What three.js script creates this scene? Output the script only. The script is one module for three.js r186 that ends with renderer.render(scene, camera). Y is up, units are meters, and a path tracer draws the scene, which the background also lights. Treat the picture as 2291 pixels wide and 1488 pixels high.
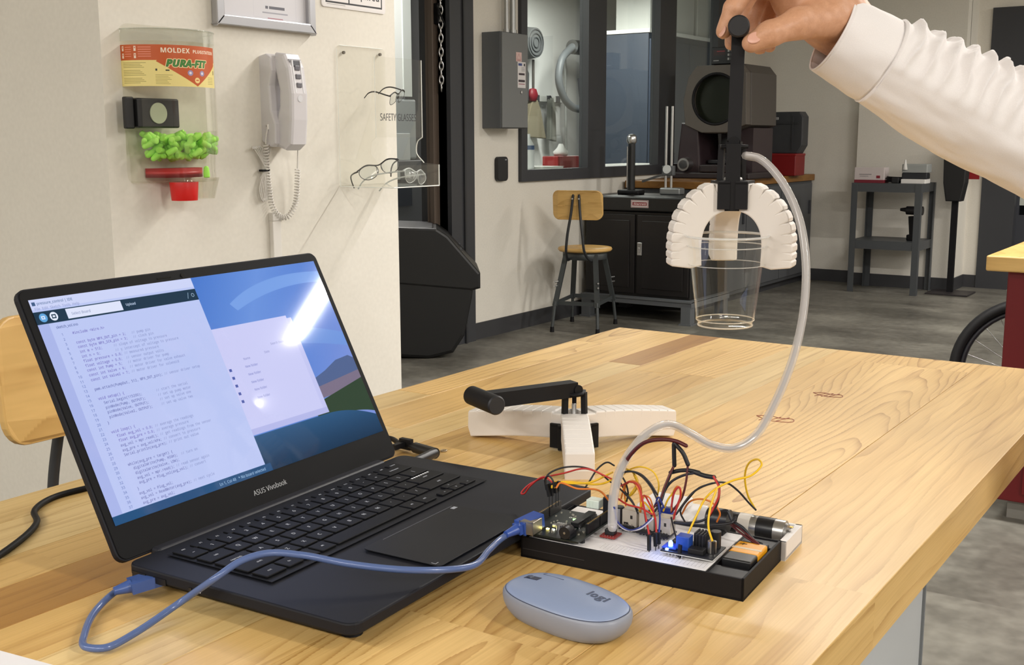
import * as THREE from 'three';
import { RoundedBoxGeometry } from 'three/addons/geometries/RoundedBoxGeometry.js';
import { mergeGeometries, mergeVertices, toCreasedNormals } from 'three/addons/utils/BufferGeometryUtils.js';
import { RectAreaLightUniformsLib } from 'three/addons/lights/RectAreaLightUniformsLib.js';
import { MarchingCubes } from 'three/addons/objects/MarchingCubes.js';
import { ImprovedNoise } from 'three/addons/math/ImprovedNoise.js';
import { FontLoader } from 'three/addons/loaders/FontLoader.js';
import { TextGeometry } from 'three/addons/geometries/TextGeometry.js';

// ---------------------------------------------------------------- camera, light, exposure
const scene = new THREE.Scene();
scene.background = new THREE.Color(0x0b0b0c);
const CAM_Y = 1.2485, TABLE = 0.9;
const camera = new THREE.PerspectiveCamera(32.84, 2291 / 1488, 0.05, 60);
camera.position.set(0, CAM_Y, 0);
{
  const p = 0.169, y = 0.6001;
  camera.lookAt(Math.cos(y) * Math.cos(p), CAM_Y - Math.sin(p), -Math.sin(y) * Math.cos(p));
  camera.rotateZ(-0.0029);
}
const renderer = new THREE.WebGLRenderer({ antialias: true });
renderer.toneMapping = THREE.LinearToneMapping;
renderer.toneMappingExposure = 1.04;
renderer.shadowMap.enabled = true;
RectAreaLightUniformsLib.init();
const LAMP = { color: new THREE.Color(1.0, 0.963, 0.912), intensity: 221, glow: 8, width: 0.07 };
// ceiling fixtures: x, z from, z to (rows run along z), height of the diffuser
const LAMPS = [
  [3.75, -1.7, -0.5], [3.75, -0.1, 1.11], [3.75, 1.47, 1.78], [3.75, 3.3, 4.5],
  [0.8, 1.7, 2.9], [0.8, 3.3, 4.5], [0.8, 4.9, 6.1],
  [-2.15, -3.3, -2.1], [-2.15, -1.7, -0.5], [-2.15, -0.1, 1.1], [-2.15, 1.7, 2.9],  // unseen row, added to brighten the left face of the partition
  [6.7, -0.5, 0.7], [6.7, 1.7, 2.9], [9.3, -0.1, 1.1],  // nearer unseen row added to lift the back and end walls
  [9.6, -6.1, -4.9], [6.0, -6.1, -4.9],
];
const LAMP_Y = 2.75;

// ---------------------------------------------------------------- helpers
const V = (x, y, z) => new THREE.Vector3(x, y, z);
function rng(seed) { let s = seed >>> 0; return () => { s = (s + 0x6D2B79F5) | 0; let t = Math.imul(s ^ (s >>> 15), 1 | s); t = (t + Math.imul(t ^ (t >>> 7), 61 | t)) ^ t; return ((t ^ (t >>> 14)) >>> 0) / 4294967296; }; }
const noise = new ImprovedNoise();
const fbm = (x, y, z = 0, o = 4) => { let a = 0.5, f = 1, s = 0; for (let i = 0; i < o; i++) { s += a * noise.noise(x * f, y * f, z + i * 7.3); a *= 0.5; f *= 2.03; } return s; };
const used = {};
function numbered(n) { used[n] = (used[n] || 0) + 1; return used[n] === 1 ? n : `${n}_${String(used[n] - 1).padStart(3, '0')}`; }
const matCache = {};
function M(color, rough = 0.6, o = {}) {
  const key = JSON.stringify([color, rough, o.key || Object.keys(o).map(k => [k, typeof o[k] === 'object' ? o[k].uuid || o[k].r : o[k]])]);
  if (matCache[key]) return matCache[key];
  const { key: _k, ...rest } = o;
  return matCache[key] = new THREE.MeshPhysicalMaterial({ color, roughness: rough, metalness: 0, ...rest });
}
function plain(g) { // every geometry non-indexed with position, normal and uv, so that they merge
  g = g.index ? g.toNonIndexed() : g;
  if (!g.attributes.normal) g.computeVertexNormals();
  if (!g.attributes.uv) g.setAttribute('uv', new THREE.BufferAttribute(new Float32Array(g.attributes.position.count * 2), 2));
  for (const k of Object.keys(g.attributes)) if (!['position', 'normal', 'uv'].includes(k)) g.deleteAttribute(k);
  g.morphAttributes = {};
  return g;
}
const join = (...gs) => { const l = gs.flat(Infinity).filter(Boolean).map(plain); return l.length === 1 ? l[0] : mergeGeometries(l, false); };
function box(w, h, d, x = 0, y = 0, z = 0, r = 0) {
  const g = r > 0 ? new RoundedBoxGeometry(w, h, d, 2, Math.min(r, w / 2.01, h / 2.01, d / 2.01)) : new THREE.BoxGeometry(w, h, d);
  return g.translate(x, y, z);
}
// box from corner to corner
const cbox = (x0, y0, z0, x1, y1, z1, r = 0) => box(Math.abs(x1 - x0), Math.abs(y1 - y0), Math.abs(z1 - z0), (x0 + x1) / 2, (y0 + y1) / 2, (z0 + z1) / 2, r);
function rod(a, b, r0, r1 = r0, seg = 12) {
  const d = V(...b).sub(V(...a)), L = d.length();
  const g = new THREE.CylinderGeometry(r1, r0, L, seg);
  g.applyQuaternion(new THREE.Quaternion().setFromUnitVectors(V(0, 1, 0), d.normalize()));
  return g.translate((a[0] + b[0]) / 2, (a[1] + b[1]) / 2, (a[2] + b[2]) / 2);
}
function bar(a, b, w, t, up = [0, 1, 0]) { // rectangular bar from a to b
  const d = V(...b).sub(V(...a)), L = d.length(); d.normalize();
  let u = V(...up); if (Math.abs(u.dot(d)) > 0.95) u = V(1, 0, 0.01);
  const s = V().crossVectors(u, d).normalize(); u = V().crossVectors(d, s).normalize();
  const g = new THREE.BoxGeometry(w, t, L);
  g.applyMatrix4(new THREE.Matrix4().makeBasis(s, u, d));
  return g.translate((a[0] + b[0]) / 2, (a[1] + b[1]) / 2, (a[2] + b[2]) / 2);
}
function tube(pts, r, seg = 0, rs = 8, closed = false) {
  const c = new THREE.CatmullRomCurve3(pts.map(p => V(...p)), closed, 'centripetal');
  const g = new THREE.TubeGeometry(c, seg || pts.length * 8, r, rs, closed);
  if (closed) return g;
  const ends = [0, 1].map(t => { const p = c.getPoint(t), s = new THREE.SphereGeometry(r, rs, 4); return s.translate(p.x, p.y, p.z); });
  return join(g, ends);
}
const lathe = (prof, seg = 32) => new THREE.LatheGeometry(prof.map(p => new THREE.Vector2(...p)), seg);
function extrude(pts, depth, bevel = 0, holes = [], curve = 6) {
  const s = new THREE.Shape(pts.map(p => new THREE.Vector2(...p)));
  for (const h of holes) s.holes.push(new THREE.Path(h.map(p => new THREE.Vector2(...p))));
  return new THREE.ExtrudeGeometry(s, { depth, bevelEnabled: bevel > 0, bevelSize: bevel, bevelThickness: bevel, bevelSegments: 2, curveSegments: curve });
}
function roundRect(w, h, r, n = 6, cx = 0, cy = 0) {
  const p = [];
  for (const [sx, sy, a0] of [[1, 1, 0], [-1, 1, Math.PI / 2], [-1, -1, Math.PI], [1, -1, 1.5 * Math.PI]])
    for (let i = 0; i <= n; i++) { const a = a0 + i / n * Math.PI / 2; p.push([cx + sx * (w / 2 - r) + r * Math.cos(a), cy + sy * (h / 2 - r) + r * Math.sin(a)]); }
  return p;
}
function uvBox(g, s = 1) { // uv in metres from the dominant axis
  g = plain(g);
  const p = g.attributes.position, n = g.attributes.normal, u = g.attributes.uv;
  for (let i = 0; i < p.count; i++) {
    const ax = Math.abs(n.getX(i)), ay = Math.abs(n.getY(i)), az = Math.abs(n.getZ(i));
    if (ay >= ax && ay >= az) u.setXY(i, p.getX(i) * s, p.getZ(i) * s);
    else if (ax >= az) u.setXY(i, p.getZ(i) * s, p.getY(i) * s);
    else u.setXY(i, p.getX(i) * s, p.getY(i) * s);
  }
  return g;
}
function mesh(name, g, m, parent = scene) {
  const o = new THREE.Mesh(Array.isArray(g) ? join(g) : g, m);
  o.name = parent === scene ? numbered(name) : name;
  o.castShadow = o.receiveShadow = true;
  parent.add(o);
  return o;
}
function tag(o, label, category, group) { o.userData = { ...o.userData, label, category }; if (group) o.userData.group = group; return o; }
function thing(name, label, category, pos = [0, 0, 0], turn = 0, group) {
  const o = new THREE.Group(); o.name = numbered(name); scene.add(o);
  o.position.set(...pos); o.rotation.y = turn;
  return tag(o, label, category, group);
}
function struct(name, g, m) { const o = mesh(name, g, m); o.userData.kind = 'structure'; return o; }
// geometry given in world coordinates, put under a thing that stands at `pos` without turn
const rel = (g, t) => (Array.isArray(g) ? join(g) : g).translate(-t.position.x, -t.position.y, -t.position.z);
function canvas(w, h, draw, repeat) {
  const c = document.createElement('canvas'); c.width = w; c.height = h;
  draw(c.getContext('2d'), w, h);
  const t = new THREE.CanvasTexture(c); t.colorSpace = THREE.SRGBColorSpace; t.anisotropy = 8;
  if (repeat) { t.wrapS = t.wrapT = THREE.RepeatWrapping; t.repeat.set(repeat, repeat); }
  return t;
}
function dataTex(w, h, f, srgb = true) {
  const d = new Uint8Array(w * h * 4);
  for (let j = 0; j < h; j++) for (let i = 0; i < w; i++) { const c = f(i / w, j / h, i, j), k = (j * w + i) * 4; d[k] = c[0]; d[k + 1] = c[1]; d[k + 2] = c[2]; d[k + 3] = 255; }
  const t = new THREE.DataTexture(d, w, h); t.magFilter = THREE.LinearFilter; t.minFilter = THREE.LinearMipmapLinearFilter; t.generateMipmaps = true;
  t.wrapS = t.wrapT = THREE.RepeatWrapping; if (srgb) t.colorSpace = THREE.SRGBColorSpace; t.needsUpdate = true;
  return t;
}
const clamp = v => Math.max(0, Math.min(255, v));
const FONT = await new FontLoader().loadAsync('fonts/droid/droid_sans_regular.typeface.json');
const BOLD = await new FontLoader().loadAsync('fonts/droid/droid_sans_bold.typeface.json');
// flat lettering in the xy plane, centred
function text(str, size, depth = 0.0003, font = FONT) {
  const g = new TextGeometry(str, { font, size, depth, curveSegments: 3 });
  g.computeBoundingBox(); const b = g.boundingBox;
  return plain(g.translate(-(b.max.x + b.min.x) / 2, -(b.max.y + b.min.y) / 2, 0));
}

// ---------------------------------------------------------------- shared materials
const wallTex = dataTex(512, 512, (u, v) => { const n = fbm(u * 8, v * 8, 1, 3) * 3 + fbm(u * 90, v * 90, 4, 2) * 7; return [clamp(226 + n), clamp(221 + n), clamp(210 + n)]; });
const WALL = new THREE.MeshPhysicalMaterial({ color: 0xffffff, map: wallTex, roughness: 0.75 });
const concreteTex = dataTex(1024, 1024, (u, v) => {
  const n = fbm(u * 5, v * 5, 2, 5) * 62 + fbm(u * 70, v * 70, 5, 3) * 26 + fbm(u * 18 + 3, v * 7, 8, 4) * 34;
  return [clamp(112 + n), clamp(109 + n), clamp(101 + n * 0.95)];
});
concreteTex.repeat.set(0.32, 0.32);
const CONCRETE = new THREE.MeshPhysicalMaterial({ map: concreteTex, roughness: 0.42 });
const CHAR = M(0x36373b, 0.5), BLACK = M(0x111013, 0.55, { specularIntensity: 0.5 }), BASE = M(0x37373a, 0.55);
const STEEL = M(0xc8c8c8, 0.28, { metalness: 1 }), GREYPAINT = M(0x5d6063, 0.5), WHITE = M(0xe9e6e2, 0.55);
const PANE = M(0xf4f8f6, 0.02, { transmission: 1, thickness: 0, ior: 1.5 });
const ACRYL = M(0xfefefd, 0.03, { transmission: 1, thickness: 0, ior: 1.49, specularIntensity: 0.65, key: 'acryl' });
const LITEDGE = M(0xf2f4f0, 0.3, { key: 'edge' });  // near-white tone standing in for light caught in acrylic edges

// pale pine with growth lines; each variant has its own figure
function pine(seed, kind) {
  return dataTex(1024, 256, (u, v) => {
    const x = u * 6, y = v * 1.0;
    const wob = fbm(x * 0.5, y * 2.2 + seed, seed, 3);
    let r;
    if (kind === 0) r = y * 9 + wob * 2.2 + fbm(x * 0.25, y * 3, seed + 3, 2) * 2;
    else { const cy = y - 0.5 + 0.16 * Math.sin(x * 1.1 + seed) , cx = (u - 0.45 + 0.12 * wob) * 1.25; r = Math.sqrt(cy * cy * 1.25 + cx * cx * 0.32 + 0.004) * (kind === 1 ? 26 : 18) + wob * 1.8; }
    const ph = r - Math.floor(r), late = Math.pow(ph, 5) * (0.55 + 0.45 * fbm(x * 2, y * 9, seed + 5, 2) * 2);
    const fib = fbm(u * 14, v * 120, seed + 9, 2) * 16, blot = fbm(u * 3, v * 2.5, seed + 12, 3) * 30;
    const streak = Math.max(0, fbm(u * 2.2, v * 11, seed + 17, 3) - 0.16) * 120;
    const k = late * (kind === 0 ? 36 : kind === 1 ? 62 : 74) + streak;
    return [clamp(217 + blot * 0.9 + fib - k * 0.9), clamp(186 + blot + fib - k * 1.05), clamp(126 + blot * 1.1 + fib - k * 1.0)];
  });
}
const PINE_TEX = [pine(1.3, 0), pine(5.1, 0), pine(9.7, 1), pine(13.4, 2), pine(21.9, 0)];
const PINE = PINE_TEX.map(t => [0xffffff, 0xf4e8d2, 0xfff5e4, 0xc9ac80].map(c => new THREE.MeshPhysicalMaterial({ color: c, map: t, roughness: 0.38, bumpMap: t, bumpScale: 0.0002 })));
const PLY = new THREE.MeshPhysicalMaterial({ color: 0xfff2dc, map: PINE_TEX[1], roughness: 0.4 });

// ---------------------------------------------------------------- the room
const ZB = -4.175, XE = 9.85, CEIL = 3.3, XW = -6.2, ZF = 7.6;
struct('floor', uvBox(cbox(XW - 0.2, -0.1, -6.9, 13.2, 0, ZF + 0.2)), CONCRETE);
struct('ceiling', uvBox(cbox(XW - 0.2, CEIL, -6.9, 13.2, CEIL + 0.12, ZF + 0.2)), M(0xd8d6d0, 0.85));
struct('wall_back', uvBox(join(
  cbox(XW, 0, ZB - 0.15, 3.5, CEIL, ZB), cbox(3.5, 2.75, ZB - 0.15, 5.42, CEIL, ZB), cbox(5.42, 0, ZB - 0.15, 6.18, CEIL, ZB),
  cbox(6.18, 0, ZB - 0.15, 9.6, 0.98, ZB), cbox(6.18, 2.75, ZB - 0.15, 9.6, CEIL, ZB), cbox(9.6, 0, ZB - 0.15, 10.0, CEIL, ZB))), WALL);
struct('wall_end', uvBox(join(cbox(XE, 0, ZB, XE + 0.3, CEIL, -2.24), cbox(10.1, 0, -2.24, 10.3, CEIL, -2.126), cbox(10.1, 2.3, -2.126, 10.3, CEIL, -1.0), cbox(10.1, 0, -1.0, 10.3, CEIL, ZF))), WALL);
struct('wall_pillar', uvBox(cbox(9.735, 0, -3.08, XE + 0.01, CEIL, -2.24)), WALL);
struct('wall_partition', uvBox(cbox(1.497, 0, ZB, 2.434, CEIL, -2.05)), WALL);
struct('wall_front', uvBox(cbox(XW, 0, ZF, 10.3, CEIL, ZF + 0.15)), WALL);
struct('wall_side', uvBox(cbox(XW - 0.15, 0, ZB - 0.15, XW, CEIL, ZF + 0.15)), WALL);
// the store room behind the back wall
struct('wall_storeroom', uvBox(join(cbox(2.3, 0, -6.85, 13.1, CEIL, -6.7), cbox(2.15, 0, -6.85, 2.3, CEIL, ZB - 0.15), cbox(12.9, 0, -6.85, 13.1, CEIL, ZB - 0.15), cbox(10.0, 0, ZB - 0.15, 13.1, CEIL, ZB - 0.02))), M(0xd9dad8, 0.8));
struct('baseboard_back', cbox(5.655, 0, ZB, XE, 0.105, ZB + 0.012), BASE);
struct('baseboard_end', join(cbox(XE - 0.012, 0, ZB, XE, 0.105, -3.08), cbox(9.723, 0, -3.09, 9.735, 0.105, -2.23), cbox(9.735, 0, -2.24, 10.1, 0.105, -2.228), cbox(10.088, 0, -2.24, 10.1, 0.105, -2.13)), BASE);
struct('baseboard_partition', join(cbox(1.485, 0, ZB, 1.497, 0.105, -2.05), cbox(1.485, 0, -2.05, 2.434, 0.105, -2.038)), BASE);

// doorway with its grey steel frame, guide rail and roll-up curtain
{
  const d = new THREE.Group(); d.name = 'door_1'; d.userData.kind = 'structure'; scene.add(d);
  mesh('door_frame', [cbox(5.42, 0, ZB - 0.2, 5.655, 2.8, ZB + 0.03), cbox(3.2, 2.72, ZB - 0.18, 5.5, 2.8, ZB + 0.03)], CHAR, d);
  mesh('frame_stop', cbox(5.54, 0, ZB + 0.03, 5.556, 2.72, ZB + 0.042), M(0x2a2b2e, 0.5), d);
  mesh('guide_rail', [cbox(5.35, 0, ZB - 0.1, 5.42, 2.72, ZB - 0.06), cbox(5.34, 0, ZB - 0.07, 5.35, 2.72, ZB - 0.04)], M(0x5a4d43, 0.6), d);
  mesh('curtain_box', cbox(3.2, 2.5, ZB - 0.62, 5.42, 2.72, ZB - 0.16), GREYPAINT, d);
}
{ // second door in the end wall
  const d = new THREE.Group(); d.name = 'door_2'; d.userData.kind = 'structure'; scene.add(d);
  mesh('door_frame', [cbox(10.07, 0, -2.126, 10.28, 2.3, -1.86), cbox(10.07, 2.2, -1.86, 10.28, 2.3, -1.0), cbox(10.07, 0, -1.1, 10.28, 2.2, -1.0)], CHAR, d);
  mesh('door_leaf', [cbox(10.16, 0.02, -1.86, 10.2, 0.62, -1.1), cbox(10.16, 1.5, -1.86, 10.2, 2.2, -1.1), cbox(10.16, 0.62, -1.86, 10.2, 1.5, -1.84)], M(0x33353c, 0.5), d);
  mesh('pane', cbox(10.175, 0.7, -1.84, 10.182, 1.5, -1.12), M(0xb9bdb4, 0.3, { key: 'frosted' }), d);
  mesh('threshold', cbox(10.0, 0, -1.86, 10.2, 0.012, -1.0), M(0xb5b2a8, 0.4), d);
}
{ // the grey framed window to the store room
  const w = new THREE.Group(); w.name = 'window_1'; w.userData.kind = 'structure'; scene.add(w);
  const z0 = ZB - 0.05, z1 = ZB + 0.025, y0 = 0.978, y1 = 2.75;
  mesh('window_sill', cbox(6.182, y0, z0, 9.6, y0 + 0.075, z1), CHAR, w);
  mesh('window_head', cbox(6.182, y1 - 0.075, z0, 9.6, y1, z1), CHAR, w);
  for (const [a, b] of [[6.182, 6.252], [7.03, 7.28], [8.12, 8.4], [9.2, 9.6]]) mesh('mullion', cbox(a, y0 + 0.075, z0, b, y1 - 0.075, z1), CHAR, w);
  for (const [a, b] of [[6.252, 7.03], [7.28, 8.12], [8.4, 9.2]]) mesh('pane', cbox(a, y0 + 0.075, ZB - 0.03, b, y1 - 0.075, ZB - 0.024), PANE, w);
}
// ceiling fixtures
LAMPS.forEach(([x, z0, z1], i) => {
  const store = z0 < -4.2, y = LAMP_Y, L = z1 - z0, zc = (z0 + z1) / 2;
  const t = thing('ceiling_light', store ? 'long slim ceiling light fixture in the store room' : (x > 6 ? 'long slim pendant light over the end wall side, nearer row added' : x > 3 ? 'long slim pendant light over the middle aisle' : x < -1 ? 'added long slim pendant light brightening the partition side' : 'long slim pendant light behind the workbench'), 'ceiling light', [x, y, zc], 0, 'linear ceiling lights');
  mesh('housing', [box(LAMP.width + 0.02, 0.05, L, 0, 0.035, 0, 0.008), rod([0, 0.05, -L * 0.35], [0, CEIL - y, -L * 0.35], 0.004), rod([0, 0.05, L * 0.35], [0, CEIL - y, L * 0.35], 0.004)], M(0xe2e2e0, 0.5), t);
  mesh('diffuser', box(LAMP.width, 0.012, L - 0.03, 0, 0.006, 0), new THREE.MeshStandardMaterial({ color: 0xffffff, emissive: LAMP.color, emissiveIntensity: LAMP.glow }), t);
  const l = new THREE.RectAreaLight(LAMP.color, LAMP.intensity * (store ? 1.25 : 1), LAMP.width, L - 0.03);
  l.position.set(x, y - 0.006, zc); l.lookAt(x, 0, zc); l.castShadow = true; scene.add(l);
});

// ---------------------------------------------------------------- far side of the room
{ // electrical enclosure
  const t = thing('electrical_box', 'grey steel electrical box with warning stickers mounted on wall', 'electrical box', [5.922, 1.32, ZB]);
  mesh('enclosure', box(0.285, 0.58, 0.14, 0, 0.29, 0.07, 0.004), GREYPAINT, t);
  mesh('cover', box(0.281, 0.572, 0.014, 0, 0.29, 0.147, 0.004), M(0x747676, 0.5), t);
  const label = canvas(128, 256, (c, w, h) => {
    c.fillStyle = '#dcd8d8'; c.fillRect(0, 0, w, h); c.fillStyle = '#3a4a86'; c.fillRect(10, 14, 60, 24); c.fillStyle = '#222'; c.fillRect(98, 14, 20, 26);
    c.fillStyle = '#777'; for (let i = 0; i < 5; i++) c.fillRect(60, 52 + i * 9, 56, 3);
    c.fillStyle = '#3b2f36'; c.fillRect(18, 110, 94, 20); c.fillRect(12, 176, 104, 22); c.fillStyle = '#b08a92'; c.fillRect(14, 212, 100, 12);
  });
  mesh('label', box(0.088, 0.158, 0.0015, 0.067, 0.328, 0.1552), [M(0xdcd8d8, 0.6), M(0xdcd8d8, 0.6), M(0xdcd8d8, 0.6), M(0xdcd8d8, 0.6), M(0xffffff, 0.5, { map: label, key: 'eboxlabel' }), M(0xdcd8d8, 0.6)], t);
  const pink = canvas(64, 64, (c) => { c.fillStyle = '#d8b9b4'; c.fillRect(0, 0, 64, 64); c.strokeStyle = '#b8837e'; c.lineWidth = 3; c.beginPath(); c.moveTo(32, 10); c.lineTo(54, 48); c.lineTo(10, 48); c.closePath(); c.stroke(); c.fillStyle = '#a8736e'; c.fillRect(10, 53, 44, 5); });
  mesh('warning_sticker', box(0.062, 0.056, 0.0015, 0.036, 0.436, 0.1552), M(0xffffff, 0.6, { map: pink, key: 'pinks' }), t);
  mesh('latch', box(0.012, 0.018, 0.012, 0.06, 0.222, 0.158, 0.003), STEEL, t);
  mesh('latch', box(0.01, 0.03, 0.02, 0.145, 0.12, 0.13, 0.003), CHAR, t);
}
for (const [x, r] of [[5.975, 0.014], [6.045, 0.019]]) {
  const t = thing('conduit_pipe', r > 0.015 ? 'thicker grey conduit pipe rising from electrical box' : 'thin grey conduit pipe rising from electrical box', 'pipe', [x, 1.9, ZB + 0.05]);
  mesh('pipe', [rod([0, 0, 0], [0, 1.39, 0], r, r, 14), rod([0, 0, 0], [0, 0.03, 0], r * 1.4, r * 1.4, 14)], M(0xa7a8a6, 0.35, { metalness: 0.6 }), t);
  mesh('clamp', [box(r * 3, 0.02, 0.004, 0, 0.45, -0.045), rod([0, 0.44, 0], [0, 0.46, 0], r * 1.25, r * 1.25, 14), box(r * 1.2, 0.02, 0.05, 0, 0.45, -0.024)], STEEL, t);
}
{
  const t = thing('card_reader', 'small black card reader on wall below electrical box', 'card reader', [5.966, 0.994, ZB]);
  mesh('housing', extrude(roundRect(0.108, 0.146, 0.022, 5, 0, 0.073), 0.02, 0.004).translate(0, 0, 0.004), M(0x17161a, 0.3), t);
  mesh('indicator', box(0.016, 0.006, 0.003, 0.03, 0.13, 0.029, 0.001), M(0xb8b8c0, 0.3), t);
}
{ // hoist chain of the roll-up curtain
  const t = thing('pull_chain', 'bright steel hoist chain hanging beside grey door frame', 'chain', [5.4, 1.56, ZB - 0.02]);
  const link = new THREE.TorusGeometry(0.012, 0.0042, 6, 14).scale(1, 2.1, 1), odd = link.clone().rotateY(Math.PI / 2);
  for (let i = 0; i < 24; i++) { const m = mesh('link', i % 2 ? odd : link, STEEL, t); m.position.y = i * 0.04; m.rotation.y = 0.5; }
  mesh('keeper', [box(0.05, 0.12, 0.05, 0.01, 0.42, -0.03, 0.006), bar([-0.06, 0.46, 0.02], [0.05, 0.3, 0.02], 0.008, 0.006)], BLACK, t);
}
// ---- stools
const STOOLSTEEL = M(0x4b4f50, 0.42, { metalness: 0.35 });
function stool(name, label, pos, turn, sh) {
  const t = thing(name, label, 'stool', pos, turn);
  mesh('seat', lathe([[0, sh - 0.028], [0.14, sh - 0.028], [0.172, sh - 0.024], [0.182, sh - 0.012], [0.176, sh], [0.14, sh + 0.004], [0.06, sh - 0.002], [0, sh - 0.004]], 40), PLY, t);
  mesh('apron', [lathe([[0.125, sh - 0.075], [0.148, sh - 0.075], [0.148, sh - 0.028], [0.125, sh - 0.028], [0.125, sh - 0.075]], 28)], STOOLSTEEL, t);
  for (const [a, b] of [[-1, -1], [1, -1], [-1, 1], [1, 1]]) {
    const l = mesh('leg', [bar([a * 0.1, sh - 0.04, b * 0.1], [a * 0.2, 0.17, b * 0.145], 0.03, 0.022), rod([a * 0.197, 0.2, b * 0.143], [a * 0.225, 0.03, b * 0.155], 0.011, 0.011, 8)], STOOLSTEEL, t);
    mesh('foot', rod([a * 0.225, 0.0, b * 0.155], [a * 0.224, 0.035, b * 0.155], 0.015, 0.013, 10), BLACK, l);
    mesh('bolt', [rod([a * 0.165, 0.3, b * 0.135], [a * 0.2, 0.3, b * 0.15], 0.006, 0.006, 6), rod([a * 0.17, 0.33, b * 0.135], [a * 0.2, 0.33, b * 0.15], 0.006, 0.006, 6)], STEEL, l);
  }
  const y = 0.19, q = [[-0.19, -0.14], [0.19, -0.14], [0.19, 0.14], [-0.19, 0.14]];
  q.forEach((p, i) => { const n = q[(i + 1) % 4]; mesh('stretcher', bar([p[0], y, p[1]], [n[0], y, n[1]], 0.006, 0.026), STOOLSTEEL, t); });
  for (const s of [-1, 1]) mesh('back_post', tube([[-0.06, sh - 0.08, s * 0.09], [-0.15, sh - 0.07, s * 0.075], [-0.225, sh - 0.01, s * 0.062], [-0.235, sh + 0.1, s * 0.05], [-0.222, sh + 0.24, s * 0.03], [-0.214, sh + 0.35, s * 0.02]], 0.009, 40, 8), M(0x26272a, 0.45), t);
  // bent plywood rest
  const g = extrude(roundRect(0.33, 0.185, 0.04, 6), 0.011, 0.003), p = g.attributes.position;
  for (let i = 0; i < p.count; i++) p.setZ(i, p.getZ(i) + p.getX(i) ** 2 * 1.1);
  g.computeVertexNormals();
  g.rotateY(Math.PI / 2).rotateZ(0.1).translate(-0.206, sh + 0.285, 0);
  const b = mesh('backrest', g, PLY, t);
  for (const s of [-1, 1]) mesh('rivet', rod([-0.225, sh + 0.33, s * 0.022], [-0.19, sh + 0.33, s * 0.022], 0.006, 0.006, 8), STEEL, b);
  return t;
}
stool('stool', 'round wooden stool with plywood backrest beside black cabinet', [6.46, 0, -3.83], 0.25, 0.545);
stool('stool', 'wooden stool with plywood backrest tucked behind the open laptop', [1.055, 0, -1.33], -Math.PI / 2, 0.615);

{ // wheeled refuse bin in the doorway
  const t = thing('trash_bin', 'black wheeled plastic trash bin with sloping lid by doorway', 'trash bin', [5.02, 0, -4.02], -0.9);
  const body = extrude([[-0.42, 0.03], [0.0, 0.0], [0.13, 0.03], [0.19, 0.12], [0.235, 0.34], [0.25, 0.47], [-0.47, 0.5]], 0.5, 0.02).translate(0, 0.02, -0.52);
  mesh('body', body, M(0x09090a, 0.55), t);
  mesh('hood', extrude([[-0.48, 0.47], [0.25, 0.4], [0.288, 0.41], [0.288, 0.48], [0.11, 0.69], [0.05, 0.73], [-0.42, 0.75]], 0.52, 0.015).translate(0, 0.01, -0.53), M(0x0b0b0c, 0.5), t);
  mesh('lid', cbox(-0.36, 0.735, -0.5, 0.04, 0.76, -0.02, 0.01), M(0x161618, 0.45), t);
  mesh('handle', [rod([0.27, 0.5, -0.45], [0.27, 0.5, -0.1], 0.012), rod([0.16, 0.6, -0.1], [0.2, 0.63, -0.1], 0.012), rod([0.16, 0.6, -0.45], [0.2, 0.63, -0.45], 0.012)], M(0x55585c, 0.4), t);
  for (const s of [-0.06, -0.47]) { const w = mesh('wheel', rod([-0.02, 0.045, s], [-0.02, 0.045, s + 0.035], 0.045, 0.045, 18), BLACK, t); mesh('axle_cap', rod([-0.02, 0.045, s + 0.034], [-0.02, 0.045, s + 0.042], 0.014, 0.014, 10), STEEL, w); }
}
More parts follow.
